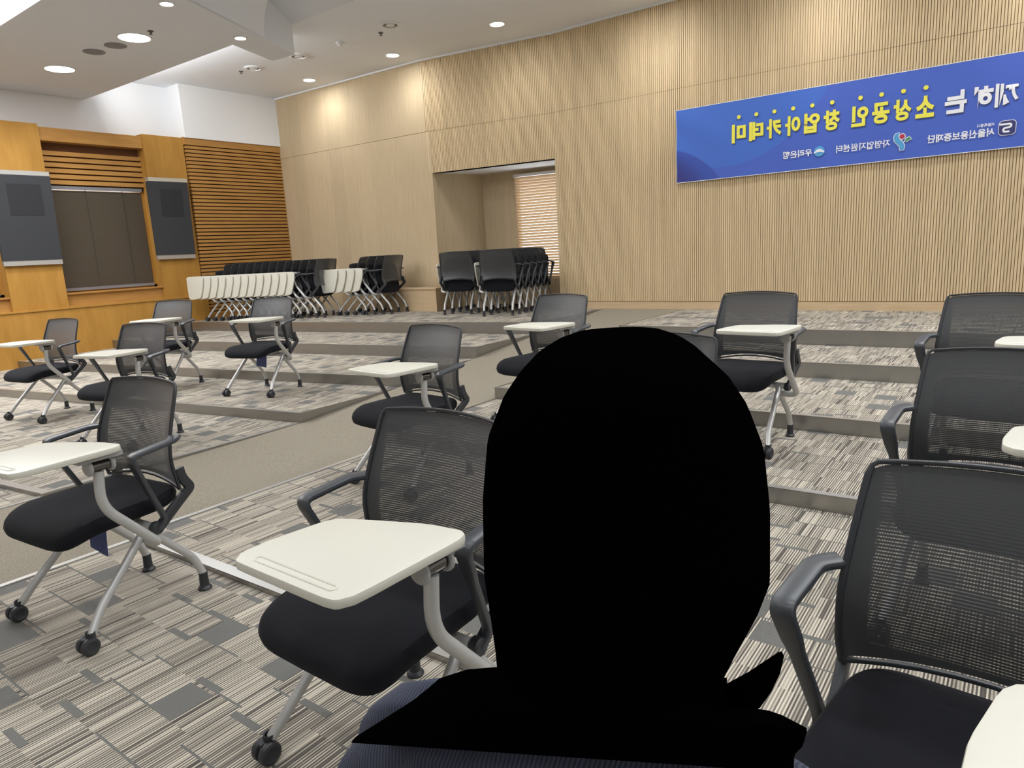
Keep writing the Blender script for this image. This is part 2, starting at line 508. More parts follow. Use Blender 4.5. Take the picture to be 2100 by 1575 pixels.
# thin white shadow bead under the ceiling
b = MB(); b.bbox(K1.x, XR, YB-.02, YB+.02, ZC-.022, ZC+.01)
b.box(((K1+K2)/2+Vector((0, -.01, ZC-.006))), (2.0, .03, .03), rz=ANG)
b.box(((KA+K2)/2+Vector((0, -.01, ZC-.006))), ((K2-KA).length, .03, .03), rz=math.atan2(K2.y-KA.y, K2.x-KA.x))
structure(b.build('trim_7', M['white_paint'], smooth=False))
# facet B: header backing and niche
def loc_pt(s, d, z): # along facet B from K2, d into the wall
    return K2 + Vector((math.cos(ANG)*s - math.sin(ANG)*d, math.sin(ANG)*s + math.cos(ANG)*d, z))
NB = 2.42
b = MB()
b.box(loc_pt(1.0, .08, (NB+4.6)/2), (2.0, .13, 4.6-NB), rz=ANG)
structure(b.build('wall_back', M['oak_dark'], smooth=False))
DN = .84
nl0, nl1 = loc_pt(.04, 0, 0), loc_pt(.42, DN, 0)
nr0, nr1 = loc_pt(2.0, 0, 0), loc_pt(2.05, DN, 0)
b = MB()
def wallquad(b, p, q, z0, z1, th, m=0):
    d = (q-p); n = Vector((-d.y, d.x, 0)).normalized()*th
    b.prism([(p.x, p.y), (q.x, q.y), (q.x+n.x, q.y+n.y), (p.x+n.x, p.y+n.y)], z0, z1, m=m)
wallquad(b, nl0, nl1, Z4-.02, NB, .05)
structure(b.build('wall_niche', M['oak_wall'], smooth=False))
b = MB(); wallquad(b, nr1, nr0, Z4-.02, NB, .05)
structure(b.build('wall_niche', M['oak_wall'], smooth=False))
# niche back wall with the window opening  (s from .93 to 1.95 along B)
w0, w1, wz0, wz1 = .96, 2.0, .80, 2.36
b = MB()
def bb(b, s0, s1, z0, z1, d0, d1):
    b.box(loc_pt((s0+s1)/2, (d0+d1)/2, (z0+z1)/2), (s1-s0, d1-d0, z1-z0), rz=ANG)
bb(b, .38, w0, Z4-.02, NB, DN, DN+.06); bb(b, w0, w1+.1, Z4-.02, wz0, DN, DN+.06); bb(b, w0, w1+.1, wz1, NB, DN, DN+.06); bb(b, w1, w1+.1, wz0, wz1, DN, DN+.06)
structure(b.build('wall_niche', M['oak_wall'], smooth=False))
b = MB(); b.prism([tuple(p.xy) for p in (loc_pt(0, .012, 0), loc_pt(2.0, .012, 0), loc_pt(2.06, DN+.02, 0), loc_pt(.38, DN+.02, 0))], NB, NB+.05)
structure(b.build('ceiling', M['white_paint'], smooth=False))
b = MB(); b.prism([tuple(p.xy) for p in (loc_pt(-.3, -.2, 0), loc_pt(2.1, -.2, 0), loc_pt(2.2, 1.1, 0), loc_pt(-.3, 1.1, 0))], Z4-.03, Z4-.004)
structure(b.build('floor', M['carpet'], smooth=False))
# niche window: frame, glass
b = MB()
for s0, s1, z0, z1 in ((w0, w0+.05, wz0, wz1), (w1-.05, w1, wz0, wz1), (w0, w1, wz0, wz0+.05), (w0, w1, wz1-.05, wz1)):
    bb(b, s0, s1, z0, z1, DN-.01, DN+.08)
win = structure(b.build('window_1', M['oak_plain'], smooth=False))
b = MB(); bb(b, w0+.04, w1-.04, wz0+.04, wz1-.04, DN+.05, DN+.056)
b.build('pane', M['glass'], win, smooth=False)
# facet A: plain veneer, with its seam
def facet(p, q, z0, z1, th, mat_, name):
    d = q-p; L_ = d.length; a = math.atan2(d.y, d.x)
    b = MB(); b.bbox(0, L_, 0, th, z0, z1)
    return structure(place(b.build(name, mat_, smooth=False), p, a))
facet(KA, K2+Vector((.06, .005, 0)), Z4, 2.998, .1, M['oak_wall'], 'wall_back')
facet(KA, K2, 3.002, ZC+.02, .1, M['oak_wall'], 'wall_back')
facet(KA+Vector((0, .02, 0)), K2+Vector((0, .02, 0)), 2.9, 3.1, .1, M['oak_dark'], 'wall_back')
facet(K2+Vector((-.01, .004, 0)), K2+Vector((.035, .012, 0)), Z4, 2.42, .09, M['oak_wall'], 'wall_back')
# timber plinth bench at the foot of facet A
b = MB(); b.bbox(-9.0, -6.93, 7.50, 7.655, Z4, .755); b.bbox(-9.02, -6.91, 7.48, 7.655, .755, .778)
tag(b.build('bench', M['oak_plain'], smooth=False), 'low oak plinth bench at the foot of the smooth veneer wall left of the niche', 'bench')

# --- left wall
XW = -10.80
b = MB(); b.bbox(XW-.2, XW, YF, 7.9, 3.16, 4.7)
structure(b.build('wall_left', M['white_paint'], smooth=False))
b = MB(); b.bbox(XW-.02, -10.43, 5.98, 7.9, 3.20, ZC+.05)
structure(b.build('wall_left', M['white_paint'], smooth=False))
# wainscot
b = MB(); b.bbox(XW-.1, -10.44, YF, 6.0, -.1, .80); b.bbox(XW-.1, -10.425, YF, 6.0, .80, .822)
structure(b.build('wall_left', M['maple'], smooth=False))
# horizontal slat panel beside the corner
b = MB()
b.bbox(XW, -10.52, 6.0, 7.9, 0, 3.2, m=1)
b.bbox(XW, -10.455, 5.97, 7.8, 3.10, 3.21)
zz = 3.085
while zz > .5:
    b.bbox(-10.56, -10.46, 5.985, 7.8, zz-.040, zz); zz -= .0565
b.bbox(-10.53, -10.462, 5.98, 7.8, .0, .5)
structure(b.build('wall_left', [M['maple_slat'], M['maple_dark']], smooth=False))
# pilasters
for y0, y1 in ((5.36, 5.97), (3.36, 4.02), (1.36, 2.02), (-.64, .02)):
    b = MB(); b.bbox(XW, -10.50, y0, y1, .80, 3.20)
    structure(b.build('wall_left', M['maple'], smooth=False))
bays = ((4.02, 5.36), (2.02, 3.36), (.02, 1.36))
for i, (y0, y1) in enumerate(bays):
    b = MB()
    b.bbox(XW, -10.525, y0, y1, 3.0, 3.17)                       # header
    b.bbox(XW, -10.56, y0, y1, .80, .985); b.bbox(XW, -10.52, y0, y1, .985, 1.005)  # under-sill panel and sill
    b.bbox(XW, -10.70, y0, y1, 2.44, 3.0, m=1)
    z = 2.995-.105
    while z > 2.45:
        b.bbox(-10.72, -10.64, y0, y1, max(z-.055, 2.44), z); z -= .075
    structure(b.build('wall_left', [M['maple_slat'], M['maple_dark']], smooth=False))
    b = MB()
    for a0, a1, c0, c1 in ((y0, y0+.05, 1.0, 2.44), (y1-.05, y1, 1.0, 2.44), (y0, y1, 1.0, 1.04), (y0, y1, 2.40, 2.44)):
        b.bbox(XW-.12, -10.70, a0, a1, c0, c1)
    w = structure(b.build('window_%d' % (i+2), M['maple'], smooth=False))
    b = MB(); b.bbox(XW-.09, XW-.084, y0+.05, y1-.05, 1.04, 2.40)
    b.build('pane', M['glass'], w, smooth=False)
# white wall strips that close the wall around the windows
b = MB(); b.bbox(XW-.25, XW-.121, YF, 8, -.2, .99); b.bbox(XW-.25, XW-.121, YF, 8, 2.44, 3.2)
for y0, y1 in ((5.36, 8), (3.36, 4.02), (1.36, 2.02), (YF, .02)): b.bbox(XW-.25, XW-.121, y0, y1, .9, 2.5)
structure(b.build('wall_left', M['white_paint'], smooth=False))
b = MB(); b.bbox(XW-.11, -10.5, YF, -.64, .80, 3.20)
structure(b.build('wall_left', M['maple'], smooth=False))
# right and front walls (behind the camera)
b = MB(); b.bbox(XR, XR+.15, YF, 8.3, -.2, 4.7)
structure(b.build('wall_right', M['white_paint'], smooth=False))
b = MB(); b.bbox(-11.1, XR+.1, YF-.15, YF, -.2, 4.7)
structure(b.build('wall_front', M['white_paint'], smooth=False))

# --- ceiling
b = MB(); b.prism([(-11, 5.57), (-7.09, 5.57), (XR+.1, 5.57), (XR+.1, 8.9), (-11, 8.9)], ZC, ZC+.06)
b.prism([(-11, 4.5), (-7.22, 4.5), (-7.5, 5.57), (-11, 5.57)], ZC, ZC+.06)
structure(b.build('ceiling', M['ceiling_paint'], smooth=False))
# raised tray over the seats, rising away from the back wall
BX = lambda y: -6.31+(3.8-y)*(.78/1.76)
b = MB()
tray = [(BX(5.57), 5.57, ZC), (XR+.1, 5.57, ZC), (XR+.1, 4.6, 4.22), (BX(4.6), 4.6, 4.22), (XR+.1, YF, 4.3), (BX(YF), YF, 4.3)]
b.add(tray, [(0, 3, 2, 1), (3, 5, 4, 2)])
structure(b.build('ceiling', M['soffit_paint'], smooth=False))
# coved side of the tray along the dropped beam
b = MB()
def cove(u, v):
    y = 4.98+(YF-4.98)*u
    a = v*math.pi/2
    x = BX(y)+.005+.55*(1-math.cos(a)); z = ZS+.02+.55*math.sin(a)
    return (x, y, z)
b.grid(cove, 30, 8)
structure(b.build('ceiling', M['ceiling_paint']))
# dropped slab with its beam end; the glowing light panel sits in an opening further forward
LP0, LP1, LPX0, LPX1 = -1.2, 2.94, -9.9, -6.5
b = MB()
m_ = M['soffit_paint']
b.prism([(-10.78, LP1), (BX(LP1), LP1), (BX(5.56), 5.56), (-7.48, 5.53), (-7.22, 4.84), (-10.79, 4.78)], ZS, ZC+.3)
b.prism([(-10.78, YF), (LPX0, YF), (LPX0, LP1), (-10.78, LP1)], ZS, ZC+.3)
b.prism([(LPX1, LP0), (BX(LP0), LP0), (BX(LP1), LP1), (LPX1, LP1)], ZS, ZC+.3)
b.prism([(LPX0, YF), (BX(YF), YF), (BX(LP0), LP0), (LPX0, LP0)], ZS, ZC+.3)
structure(b.build('ceiling', m_, smooth=False))
b = MB(); b.bbox(-11.2, XR+.2, YF-.1, 9.6, 4.62, 4.7)
structure(b.build('ceiling', M['white_paint'], smooth=False))

# ------------------------------------------------------------------ lights
def area(name, loc, size, power, col=(.945, .975, 1.0), spread=180, parent=None, rot=None):
    ld = bpy.data.lights.new(name, 'AREA'); ld.shape = 'DISK'; ld.size = size; ld.energy = power; ld.color = col
    ld.spread = R(spread)
    o = bpy.data.objects.new(name, ld); COL.objects.link(o); o.location = loc
    if rot: o.rotation_euler = rot
    if parent: o.parent = parent
    return o
def spot(name, loc, power, ang, blend=.6, col=(.985, .985, .98), parent=None, rot=(0, 0, 0), rad=.05):
    ld = bpy.data.lights.new(name, 'SPOT'); ld.energy = power; ld.spot_size = R(ang); ld.spot_blend = blend; ld.color = col; ld.shadow_soft_size = rad
    o = bpy.data.objects.new(name, ld); COL.objects.link(o); o.location = loc; o.rotation_euler = rot
    if parent: o.parent = parent
    return o
def downlight(x, y, z, r, label, group, power, kind='area', spread=150):
    t = empty('ceiling_downlight', (x, y, z)); tag(t, label, 'downlight', group)
    b = MB(); b.lathe([(r+.018, 0), (r+.018, -.008), (r+.002, -.010), (r, -.002), (r, 0)], seg=28)
    b.build('trim_ring', M['metal_white'], t)
    b = MB(); b.lathe([(r*.98, -.001), (r*.98, -.006), (r*.6, -.007), (.001, -.0075)], seg=28)
    b.build('diffuser', M['lamp_glow'], t)
    if kind == 'area': area('lamp', (0, 0, -.03), r*1.8, power, spread=spread, parent=t)
    else:
        spot('lamp', (0, 0, -.02), power, 150, 1.0, parent=t, rad=r*.8)
        area('lamp', (0, 0, -.03), r*1.8, power*.22, spread=180, parent=t)
    return t
lab_w = ['bright round downlight nearest the left corner of the oak wall', 'bright round downlight over the join of plain and ribbed oak',
         'bright round downlight above the ribbed wall, rightmost of the lit ones in view', 'round downlight just cut by the top edge near the banner']
xs = [-9.03, -7.22, -5.41, -3.60, -1.79, .02, 1.83, 3.64, 5.2]
for i, x in enumerate(xs):
    y = 7.30 if i < 3 else 7.36
    downlight(x, y, ZC, .085, lab_w[i] if i < 4 else 'round downlight along the ribbed wall beyond the right edge', 'downlights along the oak wall', P_WASH if i > 2 else P_WASH*.55, 'spot')
downlight(-9.35, 3.92, ZS, .15, 'large round downlight in the dropped ceiling nearest the window wall', 'large downlights in the dropped ceiling', P_SLAB)
downlight(-7.65, 3.98, ZS, .15, 'large round downlight in the dropped ceiling farther from the window wall', 'large downlights in the dropped ceiling', P_SLAB)
downlight(-6.51, 3.73, ZS, .055, 'small round spotlight in the dropped beam at the top edge', 'small spotlights in the dropped beam', 4)
downlight(-6.95, 4.76, ZS, .055, 'small round spotlight near the end of the dropped beam', 'small spotlights in the dropped beam', 4)
# unseen ceiling lamps added as general fill, behind and beside the camera
for x in (-2.6, -.2, 2.2, 4.6):
    for y in (-3.6, -1.2, 1.2, 3.4, 5.0):
        zt = 4.3-.08*(y-YF)/(4.6-YF) if y < 4.6 else 4.12
        downlight(x, y, zt-.02, .15, 'added unseen fill lamp in the ceiling over the seating', 'added fill lamps over the seating', P_GRID*(1.0 if y < 2 else 1.6))
for x in (-9.3, -8.0):
    pass
# luminous panel in the slab opening
b = MB(); b.bbox(LPX0+.02, LPX1-.02, LP0+.02, LP1-.02, ZS+.10, ZS+.13)
tag(b.build('light_panel', M['panel_glow'], smooth=False), 'glowing white light panel in the dropped ceiling at the top left', 'light panel')

# LED cove strip on the front edge of the dropped slab, washing the upper ceiling and wall
def strip(name, loc, sx, sy, power, rot, label):
    t = empty(name, loc); tag(t, label, 'cove light')
    t.rotation_euler = rot
    b = MB(); b.bbox(-sx/2, sx/2, -sy/2, sy/2, -.004, .012); b.build('housing', M['metal_white'], t, smooth=False)
    ld = bpy.data.lights.new('lamp', 'AREA'); ld.shape = 'RECTANGLE'; ld.size = sx; ld.size_y = sy; ld.energy = power; ld.color = (.97, .985, 1)
    o = bpy.data.objects.new('lamp', ld); COL.objects.link(o); o.parent = t; o.location = (0, 0, -.008)
strip('cove_strip', (-8.95, 4.872, 3.72), 2.9, .05, 26, (R(100), 0, 0), 'cove strip along the front edge of the dropped slab')
# ------------------------------------------------------------------ ceiling fittings
def vent(x, y, label):
    t = empty('air_diffuser', (x, y, ZC)); tag(t, label, 'vent', 'round air diffusers by the oak wall')
    b = MB(); b.lathe([(.125, 0), (.125, -.012), (.095, -.02), (.09, -.008), (.09, 0)], seg=28); b.build('rim', M['metal_white'], t)
    b = MB(); b.lathe([(.088, -.001), (.088, -.004), (.001, -.004)], seg=24); b.build('throat', M['dark_metal'], t)
    b = MB(); b.lathe([(.055, -.003), (.055, -.014), (.02, -.022), (.001, -.022)], seg=24); b.build('cone', M['metal_white'], t)
vent(-6.31, 6.38, 'round white air diffuser in the ceiling, rightmost of three'); vent(-8.98, 6.30, 'round white air diffuser in the ceiling, leftmost of three')
vent(-8.08, 6.39, 'round white air diffuser tucked beside the dropped beam end')
t = empty('smoke_detector', (-7.26, 6.41, ZC)); tag(t, 'small white smoke detector on the ceiling right of the dropped beam', 'smoke detector')
b = MB(); b.lathe([(.05, 0), (.05, -.02), (.03, -.03), (.025, -.045), (.001, -.047)], seg=20); b.build('body', M['metal_white'], t)
for (x, y, z, l) in ((-6.62, 6.52, ZC, 'small ceiling sprinkler beside the rightmost air diffuser'), (-9.25, 6.28, ZC, 'small ceiling sprinkler beside the leftmost air diffuser'),
                     (-7.35, 4.0, ZS, 'small sprinkler beside the large downlight in the dropped ceiling')):
    t = empty('sprinkler', (x, y, z)); tag(t, l, 'sprinkler', 'ceiling sprinklers')
    b = MB(); b.lathe([(.03, 0), (.03, -.006), (.012, -.01), (.010, -.03), (.02, -.032), (.001, -.034)], seg=16); b.build('head', M['dark_metal'], t)
for (x, y, l) in ((-8.42, 3.91, 'round grey ceiling speaker nearer the window wall'), (-8.05, 3.97, 'round grey ceiling speaker nearer the large downlight')):
    t = empty('ceiling_speaker', (x, y, ZS)); tag(t, l, 'speaker', 'ceiling speakers')
    b = MB(); b.lathe([(.11, 0), (.11, -.006), (.10, -.008), (.001, -.008)], seg=28); b.build('grille', M['speaker_grille'], t)

# ------------------------------------------------------------------ blinds
def blind_dark(y0, y1, label):
    t = empty('roller_blind', (-10.69, (y0+y1)/2, 2.40)); tag(t, label, 'blind', 'dark blinds on the left wall')
    w = y1-y0-.10
    b = MB(); b.bbox(-.03, .035, -w/2-.01, w/2+.01, -.005, .04); b.build('headrail', M['rail_grey'], t, smooth=False)
    b = MB()
    z = -.03
    while z > -1.33:
        b.box((0, 0, z), (.006, w, .030), rot=Matrix.Rotation(R(14), 3, 'Y')); z -= .027
    b.build('slats', M['blind_brown'], t, smooth=False)
    for yy in (-w*.12, w*.28):
        b = MB(); b.bbox(.010, .013, yy-.004, yy+.004, -1.34, 0); b.build('ladder_tape', M['blind_tape'], t, smooth=False)
    b = MB(); b.bbox(-.012, .016, -w/2, w/2, -1.375, -1.335); b.build('bottom_rail', M['rail_grey'], t, smooth=False)
labs = ['dark brown slatted blind in the window bay between the two grey wall panels', 'dark brown slatted blind at the left edge of the picture', 'dark brown slatted blind in the bay beyond the left edge']
for (y0, y1), l in zip(bays, labs): blind_dark(y0, y1, l)
t = empty('venetian_blind', loc_pt((w0+w1)/2, DN-.05, wz1-.02), ANG); tag(t, 'pale wooden venetian blind with daylight behind it in the niche window', 'blind')
ww = w1-w0-.06
b = MB(); b.bbox(-ww/2, ww/2, -.03, .03, -.02, .02); b.build('headrail', M['metal_white'], t, smooth=False)
b = MB(); z = -.05
while z > -1.50:
    b.box((0, 0, z), (ww, .05, .003), rot=Matrix.Rotation(R(-43), 3, 'X')); z -= .0405
b.build('slats', M['blind_oak'], t, smooth=False)
for xx in (-ww*.47, ww*.36):
    b = MB(); b.tube([(xx, -.028, 0), (xx, -.028, -1.51)], .002, 6); b.build('cord', M['metal_white'], t)

# ------------------------------------------------------------------ grey wall panels on the pilasters
def wall_panel(y0, y1, label):
    t = empty('wall_speaker_panel', (-10.5, (y0+y1)/2, 1.40)); tag(t, label, 'wall panel', 'grey panels on the pilasters')
    h = (y1-y0)/2
    b = MB()
    # box that leans: thicker at the top
    vs = [(0, -h-.02, .06), (.05, -h-.02, .06), (.10, -h-.02, 1.13), (0, -h-.02, 1.13), (0, h, .06), (.05, h, .06), (.10, h, 1.13), (0, h, 1.13)]
    b.add(vs, [(0, 1, 2, 3), (7, 6, 5, 4), (1, 5, 6, 2), (0, 3, 7, 4), (3, 2, 6, 7), (0, 4, 5, 1)])
    b.build('cabinet', M['panel_grey'], t, smooth=False)
    b = MB()
    sl = .05/1.07
    g0, g1 = .63, 1.02
    vs = [(.05+sl*(g0-.06)+.003, -h*.55, g0), (.05+sl*(g0-.06)+.003, h*.62, g0), (.05+sl*(g1-.06)+.003, h*.62, g1), (.05+sl*(g1-.06)+.003, -h*.55, g1)]
    vs2 = [(v[0]-.01, v[1], v[2]) for v in vs]
    b.add(vs+vs2, [(0, 1, 2, 3), (7, 6, 5, 4), (0, 4, 5, 1), (1, 5, 6, 2), (2, 6, 7, 3), (3, 7, 4, 0)])
    b.build('grille', M['panel_dark'], t, smooth=False)
    for z0, z1, d in ((0.0, .06, .045), (1.13, 1.185, .095)):
        b = MB(); b.bbox(0, d, -h-.02, h, z0, z1); b.build('steel_band', M['steel_bright'], t, smooth=False)
wall_panel(5.33, 5.90, 'grey wall panel with dark square grille on the pilaster next to the slatted corner panel')
wall_panel(3.36, 4.02, 'grey wall panel with dark square grille at the left edge of the picture')
wall_panel(1.36, 2.02, 'grey wall panel with dark square grille beyond the left edge')

# ------------------------------------------------------------------ chairs
def seat_mb():
    b = MB(); rings = []
    n = 48
    def outline(s):
        pts = []
        for a in range(n):
            t = 2*math.pi*a/n
            c, q = math.cos(t), math.sin(t)
            e = .34
            x = math.copysign(abs(c)**e, c); y = math.copysign(abs(q)**e, q)
            w = .245 - .025*(1-y)/2
            pts.append((x*w*s, y*.232*s+.018))
        return pts
    for (s, z) in ((.02, .382), (.6, .380), (.93, .386), (.985, .400), (1.0, .418), (.985, .434), (.95, .444), (.85, .4495), (.6, .452), (.3, .451), (.02, .450)):
        ring = []
        for (x, y) in outline(s):
            dz = -.045*max(0, (y-.08)/.17)**2 + .012*max(0, (-.1-y)/.12) - .006*(1-(x/.25)**2)*(1 if z > .43 else 0)
            ring.append((x, y, z+dz))
        rings.append(ring)
    b.rings(rings)
    return b
def yb(z):
    pts = [(.44, -.208), (.50, -.192), (.56, -.184), (.61, -.187), (.675, -.205), (.76, -.236), (.85, -.270)]
    if z <= pts[0][0]: return pts[0][1]
    for (a, p), (c, q) in zip(pts, pts[1:]):
        if z <= c:
            t = (z-a)/(c-a); return p+(q-p)*t
    return pts[-1][1]
def ybs(z): return sum(yb(z+d) for d in (-.03, -.015, 0, .015, .03))/5
def half(z):
    # half width of the back by height
    pts = [(.43, .238), (.50, .243), (.60, .241), (.70, .232), (.80, .221), (.85, .214)]
    for (a, p), (c, q) in zip(pts, pts[1:]):
        if z <= c: return p+(q-p)*max(0, (z-a)/(c-a))
    return pts[-1][1]
def back_pt(u, z, off=0.0):
    return Vector((u*half(z), ybs(z)+.026*u*u+off, z))
ZTOP = lambda u: .848-.011*u*u-.012*max(0, (abs(u)-.93)/.07)**3
ZBOT = lambda u: .478-.030*u*u
def backmesh_mb():
    b = MB()
    def fn(a, v):
        u = -1+2*a; u *= .99
        z0, z1 = ZBOT(u)+.01, ZTOP(u)-.006
        return back_pt(u, z0+(z1-z0)*v)
    b.grid(fn, 20, 24)
    return b
def backframe_mb():
    b = MB()
    # closed rim
    path = []
    nz = 14
    for k in range(nz+1): path.append(back_pt(1, ZBOT(1)+(ZTOP(1)-.012-ZBOT(1))*k/nz))
    US = [.985, .95, .90, .80, .65, .45, .22, 0, -.22, -.45, -.65, -.80, -.90, -.95, -.985]
    for u in US: path.append(back_pt(u, ZTOP(u)))
    for k in range(nz+1): path.append(back_pt(-1, ZTOP(1)-.012-(ZTOP(1)-.012-ZBOT(1))*k/nz))
    for u in US[::-1]: path.append(back_pt(u, ZBOT(u)))
    # profile: b = along "side" (chair depth), c = in the plane of the back
    scl = []
    for i in range(len(path)):
        upright = i <= nz or (nz+16 <= i <= 2*nz+16)
        scl.append((1.0, 1.0 if upright else .7))
    b.sweep(path, rrect(.011, .013, .003, 2), side=(0, 1, 0), closed=True, scale=scl)
    # wings that run from the rim down to the pivots
    for s in (1, -1):
        p = fillet([(s*.241, -.184, .53), (s*.243, -.190, .49), (s*.242, -.219, .446), (s*.238, -.165, .402), (s*.236, -.080, .332)], [.02, .012, .02], 4)
        b.sweep(p, rrect(.022, .036, .006, 2), side=(1, 0, 0))
    return b
def arm_mb(s):
    b = MB()
    p = fillet([(s*.250, -.182, .652), (s*.284, -.150, .649), (s*.290, .018, .632), (s*.276, -.02, .545), (s*.250, -.100, .362), (s*.244, -.072, .330)], [.03, .03, .02, .06, .03], 5)
    n = len(p); sc = []
    for i, q in enumerate(p):
        t = i/(n-1)
        w = 1.0 if t < .45 else 1.0-.38*min(1, (t-.45)/.3)
        sc.append((w, 1.0))
    b.sweep(p, rrect(.044, .017, .006, 2), side=(1, 0, 0), scale=sc)
    return b
def front_leg_mb(s):
    b = MB()
    b.tube(fillet([(s*.196, -.065, .348), (s*.226, .160, .128), (s*.245, .212, .060)], .06, 6), .0148, 12)
    return b
def rear_leg_mb(s):
    b = MB()
    b.tube(fillet([(s*.190, -.035, .345), (s*.193, -.222, .145), (s*.193, -.248, .068)], .05, 6), .0148, 12)
    return b
def caster_mb(s):
    b = MB()
    c = (s*.248, .223)
    b.lathe([(.012, .052), (.012, .072), (.016, .074), (.016, .052)], (c[0], c[1]-.006, 0), seg=12)
    b.box((c[0], c[1]+.004, .044), (.014, .040, .030))
    return b
def wheel_mb(s, e):
    b = MB()
    c = (s*.248+e*.016, .230, .0305)
    b.lathe([(.001, -.012), (.021, -.012), (.0285, -.009), (.0305, -.003), (.0305, .003), (.0285, .009), (.021, .012), (.015, .009), (.001, .009)] if e > 0 else
            [(.001, -.009), (.015, -.009), (.021, -.012), (.0285, -.009), (.0305, -.003), (.0305, .003), (.0285, .009), (.021, .012), (.001, .012)], c, axis='X', seg=22)
    return b
def glide_mb(s):
    b = MB()
    b.lathe([(.001, 0), (.026, 0), (.027, .006), (.022, .013), (.0185, .016), (.0165, .062), (.018, .066), (.0165, .072), (.001, .072)], (s*.193, -.249, 0), seg=18)
    return b
TAB = [(.047, .402), (.022, .372), (.020, .300), (.036, .180), (.052, .152), (.144, .113), (.25, .073), (.335, .062), (.355, .072), (.366, .10), (.366, .365), (.350, .398), (.32, .403), (.09, .403)]
def tab_poly():
    # smooth the corners once
    out = []
    n = len(TAB)
    for i in range(n):
        a, c = TAB[i], TAB[(i+1) % n]
        out.append((a[0]*.86+c[0]*.14, a[1]*.86+c[1]*.14)); out.append((a[0]*.14+c[0]*.86, a[1]*.14+c[1]*.86))
    return out
def tablet_mb():
    b = MB(); P_ = tab_poly()
    cx = sum(p[0] for p in P_)/len(P_); cy = sum(p[1] for p in P_)/len(P_)
    rg = []
    for (s, z) in ((.97, .681), (.995, .683), (1.0, .687), (1.0, .696), (.992, .7002), (.97, .701)):
        rg.append([(cx+(p[0]-cx)*s, cy+(p[1]-cy)*s, z) for p in P_])
    b.rings(rg)
    # pencil ledge near the front edge
    cap = []
    for k in range(9): a = R(90+180*k/8); cap.append((.085+.0085*math.cos(a), .372+.0085*math.sin(a), .7008))
    for k in range(9): a = R(-90+180*k/8); cap.append((.31+.0085*math.cos(a), .372+.0085*math.sin(a), .7008))
    b.sweep(cap, circ(.0026, 6), closed=True, side=(0, 0, 1))
    return b
def post_mb():
    b = MB()
    b.tube(fillet([(.306, .130, .622), (.306, .141, .500), (.306, -.035, .302), (.200, -.045, .300)], [.09, .045], 8), .0165, 14)
    return b
def bracket_mb():
    b = MB()
    # plate under the tablet and two round cheeks
    b.prism([(.270, .06), (.340, .06), (.335, .20), (.285, .20)], .664, .682)
    for y in (.088, .160):
        b.lathe([(.001, -.007), (.023, -.007), (.027, -.003), (.027, .003), (.023, .007), (.001, .007)], (.306, y, .640), axis='Y', seg=20)
        b.bbox(.292, .320, y-.006, y+.006, .645, .670)
    return b
def pin_mb():
    b = MB(); b.lathe([(.001, -.034), (.0175, -.034), (.0175, .034), (.001, .034)], (.306, .124, .640), axis='Y', seg=18)
    return b
def crossbar_mb():
    b = MB(); b.tube([(-.225, -.055, .342), (.225, -.055, .342)], .0175, 14)
    for s in (1, -1): b.box((s*.12, .02, .368), (.05, .18, .022))
    return b
def pivot_mb(s):
    b = MB(); b.lathe([(.001, -.014), (.022, -.014), (.024, -.008), (.024, .010), (.021, .014), (.001, .014)], (s*.240, -.068, .336), axis='X', seg=18)
    return b
def navy_tag_mb():
    b = MB()
    b.box((.02, .03, .305), (.11, .004, .13), rot=Matrix.Rotation(R(9), 3, 'Y'))
    return b
def fold_seat(v):
    # seat flipped up about its hinge
    a = R(84); y, z = v.y+.10, v.z-.40
    return Vector((v.x, -.085+y*math.cos(a)-z*math.sin(a), .415+y*math.sin(a)+z*math.cos(a)))
def fold_tablet(v):
    # writing tablet swung down to hang outside the arm
    return Vector((.384+(v.z-.69)*.9, v.y, .690-(.366-v.x)))
CHAIR = {}
def make_chair(folded):
    root = empty('tablet_chair')
    k = dict(parent=root, mirror=True)
    seat_mb().build('seat', M['seat_fabric'], xf=fold_seat if folded else None, **k)
    backmesh_mb().build('backrest', M['back_mesh'], **k)
    backframe_mb().build('back_frame', M['black_plastic'], **k)
    for s in (1, -1):
        arm_mb(s).build('armrest', M['arm_plastic'], **k)
        front_leg_mb(s).build('front_leg', M['silver_paint'], **k)
        rear_leg_mb(s).build('rear_leg', M['silver_paint'], **k)
        c = caster_mb(s).build('caster', M['black_plastic'], **k)
        for e in (1, -1): wheel_mb(s, e).build('wheel', M['black_plastic'], parent=c, mirror=True)
        glide_mb(s).build('foot_glide', M['black_plastic'], **k)
        pivot_mb(s).build('pivot_cap', M['black_plastic'], **k)
    crossbar_mb().build('cross_bar', M['silver_paint'], **k)
    post_mb().build('tablet_post', M['silver_paint'], **k)
    br = bracket_mb().build('tablet_bracket', M['grey_plastic'], **k)
    pin_mb().build('hinge_pin', M['chrome'], parent=br, mirror=True)
    tablet_mb().build('writing_tablet', M['tablet_top'], xf=fold_tablet if folded else None, **k)
    return root
open_chair = make_chair(False)
fold_chair = make_chair(True)
used = {False: False, True: False}
def put(folded, x, y, z, deg, label, group):
    src = fold_chair if folded else open_chair
    o = src if not used[folded] else dup(src)
    used[folded] = True
    o.location = (x, y, z); o.rotation_euler = (0, 0, R(deg))
    tag(o, label, 'chair', group)
    return o
G_OPEN = 'black mesh tablet chairs set out on the tiers'
